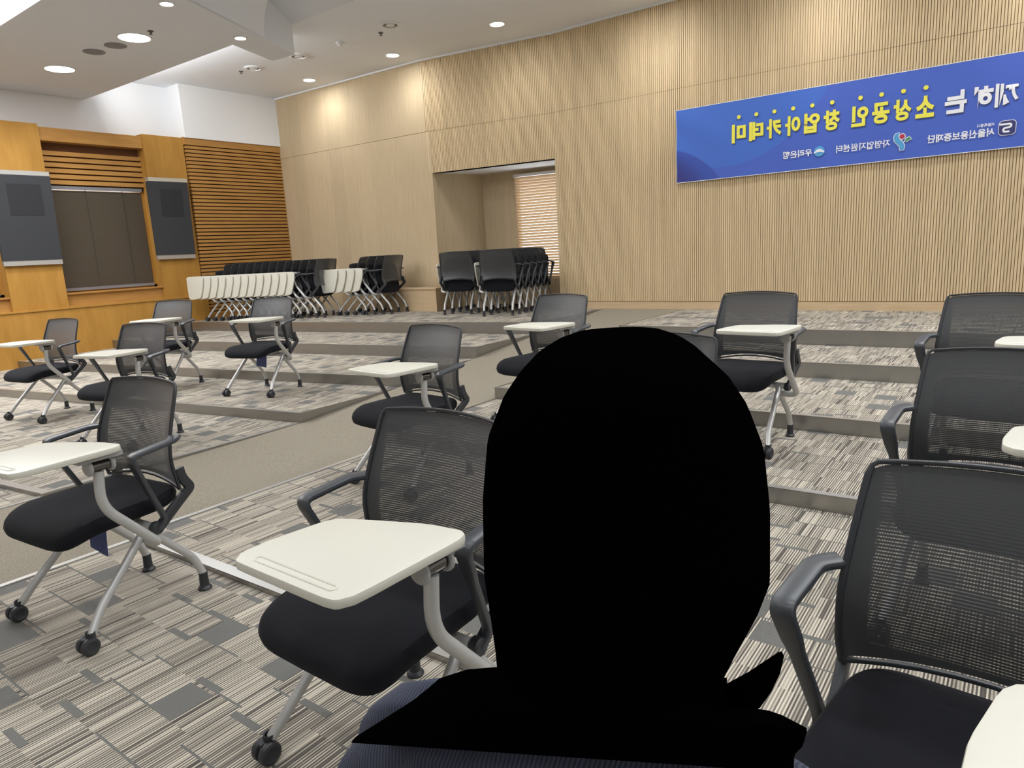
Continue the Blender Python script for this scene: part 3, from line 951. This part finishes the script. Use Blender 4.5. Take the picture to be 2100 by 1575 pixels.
chairs = [
 ('F', -2.727, 1.025, 0, 185.2, 'black mesh tablet chair at the left front with a navy tag under its seat'),
 ('M', -1.238, 1.072, 0, 178.8, 'nearest black tablet chair whose whole white tablet shows, beside the person'),
 ('T', -2.700, 2.630, ZL, 174.5, 'black tablet chair in the middle on the aisle edge, behind the nearest one'),
 ('P', -5.600, 3.660, Z1, 195.8, 'black tablet chair on the left tier in front of the folded rows, navy tag below'),
 ('Q', -6.871, 3.400, Z1, 200.0, 'black tablet chair on the left tier close to the wainscot, nearest the slat panel'),
 ('R', -6.965, 2.378, ZL, 190.3, 'leftmost black tablet chair, against the orange wainscot'),
 ('S', -5.275, 2.300, ZL, 196.1, 'black tablet chair partly hidden behind the left front chair'),
 ('U', -1.276, 3.888, Z1, 174.5, 'black tablet chair right of the head, standing on the second tier'),
 ('N', -2.597, 3.811, Z1, 172.8, 'black tablet chair above the left of the head, in front of the niche'),
 ('X1', -.094, 3.700, Z1, 178.0, 'farthest of the three chairs cut off by the right edge'),
 ('X2', -.036, 2.420, ZL, 179.0, 'middle of the three chairs cut off by the right edge'),
 ('X3', -.013, 1.135, 0, 175.5, 'large near chair cut off by the right edge'),
 ('V', -1.250, 2.560, ZL, 176.0, 'black tablet chair almost wholly hidden behind the head'),
]
tagged = []
for n, x, y, z, d, l in chairs:
    o = put(False, x, y, z, d, l, G_OPEN)
    if n in 'FP': tagged.append(o)
ORD = ['first', 'second', 'third', 'fourth', 'fifth', 'sixth', 'seventh', 'eighth', 'ninth', 'tenth', 'eleventh', 'twelfth', 'thirteenth']
# long nested row beside the slatted corner panel: thirteen folded chairs
N1 = 13
for i in range(N1):
    t = i/(N1-1)
    x = -8.55+(-9.95+8.55)*t; y = 6.66+(6.06-6.66)*t
    put(True, x, y, Z4, 102, '%s folded chair from the right in the long nested row by the orange slats' % ORD[i], 'folded chairs in the long nested row')
N2 = 4
for i in range(N2):
    put(True, -7.73-.125*i, 7.24-.050*i, Z4, 100, '%s folded chair from the right in the short nested row before the plain veneer' % ORD[i], 'folded chairs in the short nested row')
N3 = 6
fw = Vector((-math.sin(ANG), math.cos(ANG), 0))
for i in range(4):
    p = Vector((-6.336, 7.41, 0))+fw*.20*i
    put(True, p.x, p.y, Z4, 21, '%s folded chair from the front in the left nested row in the niche' % ORD[i], 'folded chairs in the left niche row')
for i in range(N3):
    p = Vector((-5.57, 7.32, 0))+fw*.20*i
    put(True, p.x, p.y, Z4, 21, '%s folded chair from the front in the right nested row below the blind' % ORD[i], 'folded chairs in the right niche row')

for o in tagged:
    tg = navy_tag_mb().build('cloth_tag', M['navy_tag'], parent=o, mirror=True)
    tg['label'] = 'navy cloth tag hanging under the seat'

# ------------------------------------------------------------------ banner
def banner_mat():
    m, nt, b = newmat('banner_blue')
    N = nt.nodes.new; L = nt.links.new
    tc = N('ShaderNodeTexCoord')
    # big soft printed arcs of lighter and darker blue near the hanging end
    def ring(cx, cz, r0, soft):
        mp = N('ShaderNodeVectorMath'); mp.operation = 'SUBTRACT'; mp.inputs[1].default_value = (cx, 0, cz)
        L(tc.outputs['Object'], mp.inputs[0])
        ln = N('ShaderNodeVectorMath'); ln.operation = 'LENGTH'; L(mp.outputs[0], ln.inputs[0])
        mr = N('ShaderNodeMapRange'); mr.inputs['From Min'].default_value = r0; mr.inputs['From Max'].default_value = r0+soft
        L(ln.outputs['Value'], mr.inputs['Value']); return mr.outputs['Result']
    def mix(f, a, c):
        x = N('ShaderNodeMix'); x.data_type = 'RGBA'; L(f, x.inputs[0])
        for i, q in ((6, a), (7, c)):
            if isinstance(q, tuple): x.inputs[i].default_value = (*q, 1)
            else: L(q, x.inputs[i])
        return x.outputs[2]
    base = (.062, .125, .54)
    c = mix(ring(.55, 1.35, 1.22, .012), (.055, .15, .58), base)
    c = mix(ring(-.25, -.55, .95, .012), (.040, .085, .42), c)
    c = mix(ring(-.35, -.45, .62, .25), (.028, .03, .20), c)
    L(c, b.inputs['Base Color']); b.inputs['Roughness'].default_value = .55
    return m
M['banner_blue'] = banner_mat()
BX0, BX1, BZ0, BZ1, BY = -3.44, 3.0, 1.935, 2.752, YB-.022
ban = empty('banner', (BX0, BY, BZ0)); tag(ban, 'long blue banner with yellow and white mirrored lettering on the ribbed wall', 'banner')
b = MB()
def wav(x, z):
    w = .004*math.sin(x*7+z*3)+.006*math.exp(-x*3)*math.sin(z*14+x*9)
    return w
def fnb(u, v):
    x = u*(BX1-BX0); z = v*(BZ1-BZ0)
    return (x, -.004+wav(x, z), z)
b.grid(fnb, 160, 16)
nv = len(b.v)
sheet = b
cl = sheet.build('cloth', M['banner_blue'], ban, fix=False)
b = MB()
zt = BZ1-BZ0
b.tube([(x*(BX1-BX0)/60, -.003+wav(x*(BX1-BX0)/60, zt), zt) for x in range(61)], .0035, 6)
b.tube([(x*(BX1-BX0)/60, -.003+wav(x*(BX1-BX0)/60, 0), 0) for x in range(61)], .0035, 6)
b.tube([(0, -.003+wav(0, zt*k/10), zt*k/10) for k in range(11)], .003, 6)
b.build('hem', M['ink_white'], ban)
def text_mesh(txt, cx, cz, w, h, mat_, name, bold=.0, y=-.012, dz=0):
    """lettering as a flat print, reversed like the rest of the banner; fitted to w x h and centred"""
    cu = bpy.data.curves.new(name, 'FONT'); cu.body = txt; cu.size = 1.0; cu.align_x = 'CENTER'
    cu.offset = bold; cu.resolution_u = 4
    o = bpy.data.objects.new(name, cu); COL.objects.link(o)
    dg = bpy.context.evaluated_depsgraph_get()
    me = bpy.data.meshes.new_from_object(o.evaluated_get(dg))
    bpy.data.objects.remove(o)
    xs_ = [v.co.x for v in me.vertices]; ys_ = [v.co.y for v in me.vertices]
    if not xs_: return None
    x0, x1, y0, y1 = min(xs_), max(xs_), min(ys_), max(ys_)
    for v in me.vertices:
        X = cx-((v.co.x-(x0+x1)/2)/(x1-x0))*w
        Zz = cz+((v.co.y-(y0+y1)/2)/(y1-y0))*h
        v.co = (X-BX0, y+wav(X-BX0, Zz-BZ0), Zz-BZ0)
    me.materials.clear(); me.materials.append(mat_)
    o = bpy.data.objects.new(name, me); COL.objects.link(o); o.parent = ban
    return o
def glyph(ch, cx, mat_, w=.155, h=.20, cz=2.400, bold=.045):
    text_mesh(ch, cx+.006, cz-.008, w, h, M['ink_shadow'], 'letter_shadow', bold, y=-.0095)
    o = text_mesh(ch, cx, cz, w, h, mat_, 'letter', bold, y=-.012)
yel = [('미', -2.700), ('데', -2.508), ('카', -2.316), ('아', -2.122), ('업', -1.930), ('창', -1.738), ('인', -1.474), ('공', -1.284), ('상', -1.094), ('소', -.904)]
for ch, cx in yel:
    glyph(ch, cx, M['ink_yellow'])
    b = MB(); b.lathe([(.021, 0), (.021, .002), (.001, .002)], (cx-BX0, -.014, 2.573-BZ0), axis='Y', seg=20)
    b.build('dot', M['ink_yellow'], ban, smooth=False)
for ch, cx in (('는', -.655), ('하', -.452), ('께', -.262), ('함', -.065)):
    glyph(ch, cx, M['ink_white'], w=.175, h=.205, cz=2.405, bold=.022 if ch == '께' else .045)
text_mesh('우리은행', -2.068, 2.104, .295, .075, M['ink_white'], 'lettering', .03)
text_mesh('자영업지원센터', -1.436, 2.103, .496, .075, M['ink_white'], 'lettering', .02)
text_mesh('서울신용보증재단', -.601, 2.093, .536, .075, M['ink_white'], 'lettering', .03)
text_mesh('서울특별시', -.404, 2.160, .135, .030, M['ink_white'], 'lettering', .02)
def flat(poly, mat_, name, y=-.012):
    b = MB(); n = len(poly)
    vs = [(p[0]-BX0, y+wav(p[0]-BX0, p[1]-BZ0), p[1]-BZ0) for p in poly]
    vs2 = [(v[0], v[1]+.0015, v[2]) for v in vs]
    b.add(vs+vs2, [tuple(range(n)), tuple(range(2*n-1, n-1, -1))]+[(i, n+i, n+(i+1) % n, (i+1) % n) for i in range(n)])
    return b.build(name, mat_, ban, smooth=False)
def disc(cx, cz, r, a0=0, a1=360, n=28): return [(cx+r*math.cos(R(a0+(a1-a0)*k/n)), cz+r*math.sin(R(a0+(a1-a0)*k/n))) for k in range(n+(0 if a1-a0 == 360 else 1))]
# round bank emblem: sky disc with a white wave
flat(disc(-1.849, 2.104, .052), M['ink_sky'], 'emblem', -.0118)
wv = [(-1.900+.102*k/12, 2.098+.030*math.sin(math.pi*k/12)) for k in range(13)]+[(-1.798-.102*k/12, 2.085+.012*math.sin(math.pi*k/12)) for k in range(13)]
flat(wv, M['ink_white'], 'emblem', -.0132)
# swirl emblem: blue s-stroke, red ball, green leaf, white outlines
sw = [(-1.158, 2.150), (-1.150, 2.110), (-1.128, 2.085), (-1.105, 2.060), (-1.100, 2.020), (-1.066, 2.022), (-1.060, 2.060), (-1.075, 2.095), (-1.105, 2.125), (-1.118, 2.155), (-1.112, 2.192), (-1.145, 2.180)]
def grow(poly, e):
    cx = sum(p[0] for p in poly)/len(poly); cz = sum(p[1] for p in poly)/len(poly); out = []
    n = len(poly)
    for i in range(n):
        a, c = Vector(poly[i-1]), Vector(poly[(i+1) % n]); d = (c-a).normalized(); nn = Vector((d.y, -d.x))
        out.append((poly[i][0]+nn.x*e, poly[i][1]+nn.y*e))
    return out
flat(grow(sw, .006), M['ink_white'], 'emblem', -.0112); flat(grow(sw, -.006), M['ink_white'], 'emblem', -.0110)
flat(sw, M['ink_sky'], 'emblem', -.0130)
flat(disc(-1.085, 2.150, .030), M['ink_white'], 'emblem', -.0118); flat(disc(-1.085, 2.150, .023), M['ink_red'], 'emblem', -.0132)
lf = [(-1.062, 2.100), (-1.050, 2.128), (-1.025, 2.140), (-1.002, 2.118), (-1.030, 2.108), (-1.045, 2.100)]
flat(grow(lf, .007), M['ink_white'], 'emblem', -.0110); flat(grow(lf, -.007), M['ink_white'], 'emblem', -.0108); flat(lf, M['ink_green'], 'emblem', -.0130)
# square foundation emblem: dark rounded square with a white reversed S line
def rsq(cx, cz, w, h, r):
    return [(cx+p[0], cz+p[1]) for p in rrect(w, h, r, 5)]
flat(rsq(-.240, 2.114, .134, .132, .034), M['ink_white'], 'emblem', -.0112)
flat(rsq(-.240, 2.114, .124, .122, .030), M['ink_navy'], 'emblem', -.0124)
b = MB()
sp = fillet([(-.300, -.0136, 2.146), (-.212, -.0136, 2.146), (-.212, -.0136, 2.118), (-.268, -.0136, 2.112), (-.268, -.0136, 2.080), (-.222, -.0136, 2.080)], .02, 5)
b.sweep([(p.x-BX0, p.y+wav(p.x-BX0, p.z-BZ0), p.z-BZ0) for p in sp], rrect(.002, .017, .0009, 1), side=(0, 1, 0))
b.build('emblem', M['ink_white'], ban, smooth=False)

# ------------------------------------------------------------------ person
def build_person():
    rd = ray(1290, 1030); D = .53
    hc = Vector((0, 0, CAM_H)) + rd.normalized()*D                  # head centre
    hd = Vector((rd.x, rd.y, 0)).normalized()                       # horizontal, away from the camera
    rt = Vector((hd.y, -hd.x, 0))                                   # to the right in the picture
    root = empty('person', (hc.x, hc.y, 0)); tag(root, 'person in a navy ribbed top facing us, head and shoulders hidden by added black shapes', 'person')
    base = Vector((hc.x, hc.y, 0))
    def L3(s, d, z): return rt*s + hd*d + Vector((0, 0, z))        # local to the root (root is unrotated)
    cam0 = Vector((0, 0, CAM_H))
    def onp(u, v, d=0.0):
        """picture point -> (s, z) on the upright plane through the head, d behind it"""
        r = ray(u, v); pt = hc+hd*d
        t = (pt-cam0).dot(hd)/r.dot(hd); q = cam0+r*t-base
        return q.dot(rt), q.z
    def shear(z, d):
        # the added black shapes lean back along the line of sight: deeper points sit lower
        return -d*(CAM_H-z)/math.hypot(hc.x, hc.y) if z < CAM_H-.13 else -d*.13/math.hypot(hc.x, hc.y)
    def interp(A, z):
        A = sorted(A, key=lambda q: q[1])
        if z <= A[0][1]: return A[0][0]
        for (s0, z0), (s1, z1) in zip(A, A[1:]):
            if z <= z1: return s0+(s1-s0)*(z-z0)/max(1e-6, z1-z0)
        return A[-1][0]
    # ---- head blackout: added black ovals filling the outline, no real clothing
    left = [(1275, 677), (1190, 684), (1145, 700), (1102, 728), (1066, 768), (1033, 817), (999, 905), (989, 1033), (992, 1190), (1004, 1268), (1019, 1371), (1019, 1480)]
    right = [(1285, 677), (1357, 681), (1395, 694), (1426, 714), (1495, 777), (1534, 836), (1568, 925), (1581, 1052), (1581, 1209), (1554, 1278), (1495, 1386), (1478, 1425), (1470, 1480)]
    Ls = [onp(*p) for p in left]; Rs = [onp(*p) for p in right]
    ztop = max(Ls[0][1], Rs[0][1]); zbot = min(Ls[-1][1], Rs[-1][1])
    rings = []; n = 40
    for k in range(41):
        f_ = k/40; z = zbot+(ztop-zbot)*(1-(1-f_)**1.9)
        if k == 40: z -= .0006
        a, c = interp(Ls, z), interp(Rs, z)
        w = max(.006, (c-a)/2); cx = (a+c)/2
        dp = min(w*1.1, .098)
        rings.append([L3(cx+w*math.cos(2*math.pi*j/n), .012+dp*math.sin(2*math.pi*j/n), z+shear(z, dp*math.sin(2*math.pi*j/n))*.8) for j in range(n)])
    head_blot = MB(); head_blot.rings(rings)
    # ---- added black shape blotting out the shoulders
    outl = [(1019, 1368), (960, 1373), (906, 1391), (857, 1435), (798, 1474), (740, 1512), (719, 1540), (722, 1553)]
    outr = [(1490, 1430), (1500, 1446), (1554, 1450), (1600, 1466), (1652, 1494), (1642, 1530), (1625, 1548)]
    shoulder_blot = MB()
    A = [onp(*p) for p in outl]; B_ = [onp(*p) for p in outr]
    zb = onp(1180, 1554, 0)[1]; za = A[0][1]
    rings = []
    for k in range(25):
        z = zb+(za-zb)*k/24
        a, c = interp(A, z), interp(B_, z)
        w = (c-a)/2; cx = (a+c)/2; dp = min(w*.5, .075)
        rings.append([L3(cx+w*math.copysign(abs(math.cos(2*math.pi*j/n))**.7, math.cos(2*math.pi*j/n)), dp*math.sin(2*math.pi*j/n), z+shear(z, dp*math.sin(2*math.pi*j/n))) for j in range(n)])
    shoulder_blot.rings(rings)
    # spike of the added black shape at the right
    sp_ = [onp(*p) for p in ((1470, 1414), (1540, 1376), (1600, 1336), (1604, 1345), (1596, 1380), (1578, 1418), (1554, 1452), (1500, 1475), (1460, 1475))]
    cs, cz_ = sum(p[0] for p in sp_)/len(sp_), sum(p[1] for p in sp_)/len(sp_)
    rg = []
    for (g, d_) in ((.86, -.012), (.97, -.009), (1.0, -.003), (1.0, .003), (.97, .009), (.86, .012)):
        rg.append([L3(cs+(p[0]-cs)*g, d_, cz_+(p[1]-cz_)*g+shear(cz_, d_)) for p in sp_])
    shoulder_blot.rings(rg)
    # ---- body: one continuous skinned figure, sitting
    zsh = zb-.015
    sw_ = (B_[-1][0]-A[-1][0])/2-.03; sc_ = (B_[-1][0]+A[-1][0])/2
    zh = hc.z-.0
    hip = .50
    pts = {'pelvis': (sc_, .16, hip), 'waist': (sc_, .12, hip+.14), 'chest': (sc_, .07, zsh-.10), 'neck0': (sc_+.0, .04, zsh+.01), 'neck1': (0, .03, zh-.10), 'head': (0, .01, zh-.03)}
    rad = {'pelvis': .125, 'waist': .105, 'chest': .115, 'neck0': .052, 'neck1': .05, 'head': .06}
    ed = [('pelvis', 'waist'), ('waist', 'chest'), ('chest', 'neck0'), ('neck0', 'neck1'), ('neck1', 'head')]
    for sd, nm in ((-1, 'a'), (1, 'b')):
        x0 = sc_+sd*sw_
        for key, p, r in (('sh', (sc_+sd*(sw_-.04), .06, zsh-.035), .052), ('el', (x0+sd*.03, .10, zsh-.27), .040), ('wr', (sc_+sd*.15, -.10, hip+.10), .027), ('pl', (sc_+sd*.13, -.16, hip+.095), .024),
                          ('hp', (sc_+sd*.09, .14, hip-.02), .085), ('kn', (sc_+sd*.13, -.28, hip-.03), .062), ('an', (sc_+sd*.13, -.25, .09), .038), ('to', (sc_+sd*.14, -.38, .035), .030)):
            pts[key+nm] = p; rad[key+nm] = r
        ed += [('chest', 'sh'+nm), ('sh'+nm, 'el'+nm), ('el'+nm, 'wr'+nm), ('wr'+nm, 'pl'+nm), ('pelvis', 'hp'+nm), ('hp'+nm, 'kn'+nm), ('kn'+nm, 'an'+nm), ('an'+nm, 'to'+nm)]
        for fi, (off, ln) in enumerate(((-.027, .062), (-.010, .072), (.008, .068), (.026, .054))):
            bx, by, bz = sc_+sd*.13, -.16, hip+.095
            pts['f%d0%s' % (fi, nm)] = (bx+off, by-.035, bz+.004); pts['f%d1%s' % (fi, nm)] = (bx+off*1.1, by-.035-ln*.55, bz-.002); pts['f%d2%s' % (fi, nm)] = (bx+off*1.1, by-.035-ln, bz-.022)
            for q_ in '012': rad['f%d%s%s' % (fi, q_, nm)] = .0095 if q_ != '2' else .008
            ed += [('pl'+nm, 'f%d0%s' % (fi, nm)), ('f%d0%s' % (fi, nm), 'f%d1%s' % (fi, nm)), ('f%d1%s' % (fi, nm), 'f%d2%s' % (fi, nm))]
        bx, by, bz = sc_+sd*.13, -.135, hip+.095
        pts['t0'+nm] = (bx-sd*.035, by-.01, bz); pts['t1'+nm] = (bx-sd*.052, by-.045, bz-.006); rad['t0'+nm] = .011; rad['t1'+nm] = .009
        ed += [('wr'+nm, 't0'+nm), ('t0'+nm, 't1'+nm)]
    def skin(names, edges, radf, name, mats):
        me = bpy.data.meshes.new(name)
        idx = {k: i for i, k in enumerate(names)}
        me.from_pydata([L3(*pts[k]) for k in names], [(idx[a], idx[c]) for a, c in edges], [])
        o = bpy.data.objects.new(name, me); COL.objects.link(o)
        mo = o.modifiers.new('skin', 'SKIN'); mo.use_smooth_shade = True
        for k, i in idx.items():
            sv = me.skin_vertices[0].data[i]; sv.radius = (radf(k), radf(k)); sv.use_root = (i == 0)
        sb = o.modifiers.new('sub', 'SUBSURF'); sb.levels = 2; sb.render_levels = 2
        return o
    bo = skin(list(pts), ed, lambda k: rad[k], 'tmp', None)
    dg = bpy.context.evaluated_depsgraph_get(); dg.update()
    me = bpy.data.meshes.new_from_object(bo.evaluated_get(dg)); bpy.data.objects.remove(bo)
    # head with face, merged with the figure by a voxel remesh
    bm = bmesh.new(); bm.from_mesh(me)
    def ell(c, r3, seg=24):
        g = bmesh.ops.create_uvsphere(bm, u_segments=seg, v_segments=seg//2, radius=1)
        for v in g['verts']:
            v.co = L3(c[0]+v.co.x*r3[0], c[1]+v.co.y*r3[1], c[2]+v.co.z*r3[2])
    HZ = zh+.0
    ell((0, .012, HZ+.005), (.072, .084, .104))                     # skull
    ell((0, -.020, HZ-.055), (.052, .058, .055))                    # jaw
    ell((0, -.062, HZ-.015), (.012, .016, .015), 16)                # nose tip
    ell((0, -.060, HZ+.012), (.008, .013, .026), 16)                # nose bridge
    ell((0, -.070, HZ-.052), (.024, .012, .008), 16)                # lips
    for sd in (-1, 1):
        ell((sd*.074, .015, HZ-.005), (.010, .018, .030), 16)       # ears
        ell((sd*.030, -.066, HZ+.032), (.022, .012, .006), 16)      # brows
    bm.to_mesh(me); bm.free()
    bo = bpy.data.objects.new('body', me); COL.objects.link(bo)
    rm = bo.modifiers.new('remesh', 'REMESH'); rm.mode = 'VOXEL'; rm.voxel_size = .005; rm.use_smooth_shade = True
    sm = bo.modifiers.new('smooth', 'SMOOTH'); sm.factor = .5; sm.iterations = 3
    dg = bpy.context.evaluated_depsgraph_get(); dg.update()
    me2 = bpy.data.meshes.new_from_object(bo.evaluated_get(dg)); bpy.data.objects.remove(bo)
    me2.materials.clear(); me2.materials.append(M['skin'])
    me2.polygons.foreach_set('use_smooth', [True]*len(me2.polygons))
    body = bpy.data.objects.new('body', me2); COL.objects.link(body); body.parent = root
    for sd in (-1, 1):
        b = MB(); b.lathe([(.0005, -.011), (.007, -.008), (.011, 0), (.007, .008), (.0005, .011)], L3(sd*.030, -.064, HZ+.018), seg=14)
        b.build('eye', M['eye_white'], root)
    # ---- clothes: navy ribbed top following the torso and upper arms
    def cloth(names, edges, grow_, name, mat_):
        o = skin(names, edges, lambda k: rad[k]+grow_, 'tmp', None)
        dg = bpy.context.evaluated_depsgraph_get(); dg.update()
        m3 = bpy.data.meshes.new_from_object(o.evaluated_get(dg)); bpy.data.objects.remove(o)
        m3.materials.clear(); m3.materials.append(mat_)
        m3.polygons.foreach_set('use_smooth', [True]*len(m3.polygons))
        o = bpy.data.objects.new(name, m3); COL.objects.link(o); o.parent = root
        return o
    up = ['chest', 'pelvis', 'waist', 'sha', 'ela', 'wra', 'shb', 'elb', 'wrb']
    cloth(up, [('pelvis', 'waist'), ('waist', 'chest'), ('chest', 'sha'), ('sha', 'ela'), ('ela', 'wra'), ('chest', 'shb'), ('shb', 'elb'), ('elb', 'wrb')], .014, 'ribbed_top', M['navy_knit'])
    # padded shoulder line seen at the lower left and along the lower edge
    b = MB(); rings = []
    c0 = sc_
    zc = onp(1180, 1545)[1]
    o1 = [(891, 1394), (827, 1404), (768, 1449), (744, 1484), (739, 1514), (709, 1553), (696, 1578), (665, 1680)]
    o2 = [(1540, 1520), (1560, 1540), (1610, 1552), (1640, 1562), (1660, 1578), (1690, 1620), (1710, 1680)]
    A2 = [onp(*p, .08) for p in o1]; B2 = [onp(*p, .08) for p in o2]
    zz0 = onp(665, 1680, .08)[1]; zz1 = A2[0][1]
    zsc = onp(1270, 1640)[1]
    for k in range(25):
        z = zz0+(zz1-zz0)*k/24
        a = interp(A2, z); c = interp(B2, z) if z < B2[0][1] else B2[0][0]-(z-B2[0][1])*2.6
        w = max(.012, (c-a)/2); cx = (a+c)/2; dp = min(.060, .010+w*.3)
        ring = []
        for j in range(n):
            cc, ss = math.cos(2*math.pi*j/n), math.sin(2*math.pi*j/n)
            px = cx+w*math.copysign(abs(cc)**.75, cc); d_ = .08+dp*ss
            if ss < 0 and abs(px-.0) < .050 and z > zsc-.02: d_ = max(d_, .06)      # scooped neck
            ring.append(L3(px, d_, z+shear(z, d_-.08)))
        rings.append(ring)
    b.rings(rings)
    b.build('shoulder_yoke', M['navy_knit'], root, ang=60)
    tr = ['pelvis', 'hpa', 'kna', 'ana', 'hpb', 'knb', 'anb']
    cloth(tr, [('pelvis', 'hpa'), ('hpa', 'kna'), ('kna', 'ana'), ('pelvis', 'hpb'), ('hpb', 'knb'), ('knb', 'anb')], .022, 'trousers', M['dark_trousers'])
    head_blot.build('head_blackout', M['blackout'], root, ang=60)['label'] = 'added black shape blotting out the head'
    shoulder_blot.build('shoulder_blackout', M['blackout'], root, ang=60)['label'] = 'added black shape blotting out the shoulders'
    return root
def knit():
    m, nt, b = newmat('navy_knit')
    N = nt.nodes.new; L = nt.links.new
    tc = N('ShaderNodeTexCoord')
    wv = N('ShaderNodeTexWave'); wv.inputs['Scale'].default_value = 90; wv.inputs['Distortion'].default_value = 1.5; wv.wave_type = 'BANDS'; wv.bands_direction = 'X'
    L(tc.outputs['Object'], wv.inputs['Vector'])
    mx = N('ShaderNodeMix'); mx.data_type = 'RGBA'; mx.inputs[6].default_value = (.030, .035, .058, 1); mx.inputs[7].default_value = (.070, .080, .125, 1)
    L(wv.outputs['Fac'], mx.inputs[0]); L(mx.outputs[2], b.inputs['Base Color'])
    bp = N('ShaderNodeBump'); bp.inputs['Strength'].default_value = .5; bp.inputs['Distance'].default_value = .002
    L(wv.outputs['Fac'], bp.inputs['Height']); L(bp.outputs['Normal'], b.inputs['Normal'])
    b.inputs['Roughness'].default_value = .9
    return m
M['navy_knit'] = knit()
M['dark_trousers'] = simple('dark_trousers', (.02, .02, .025), .9)
person = build_person()
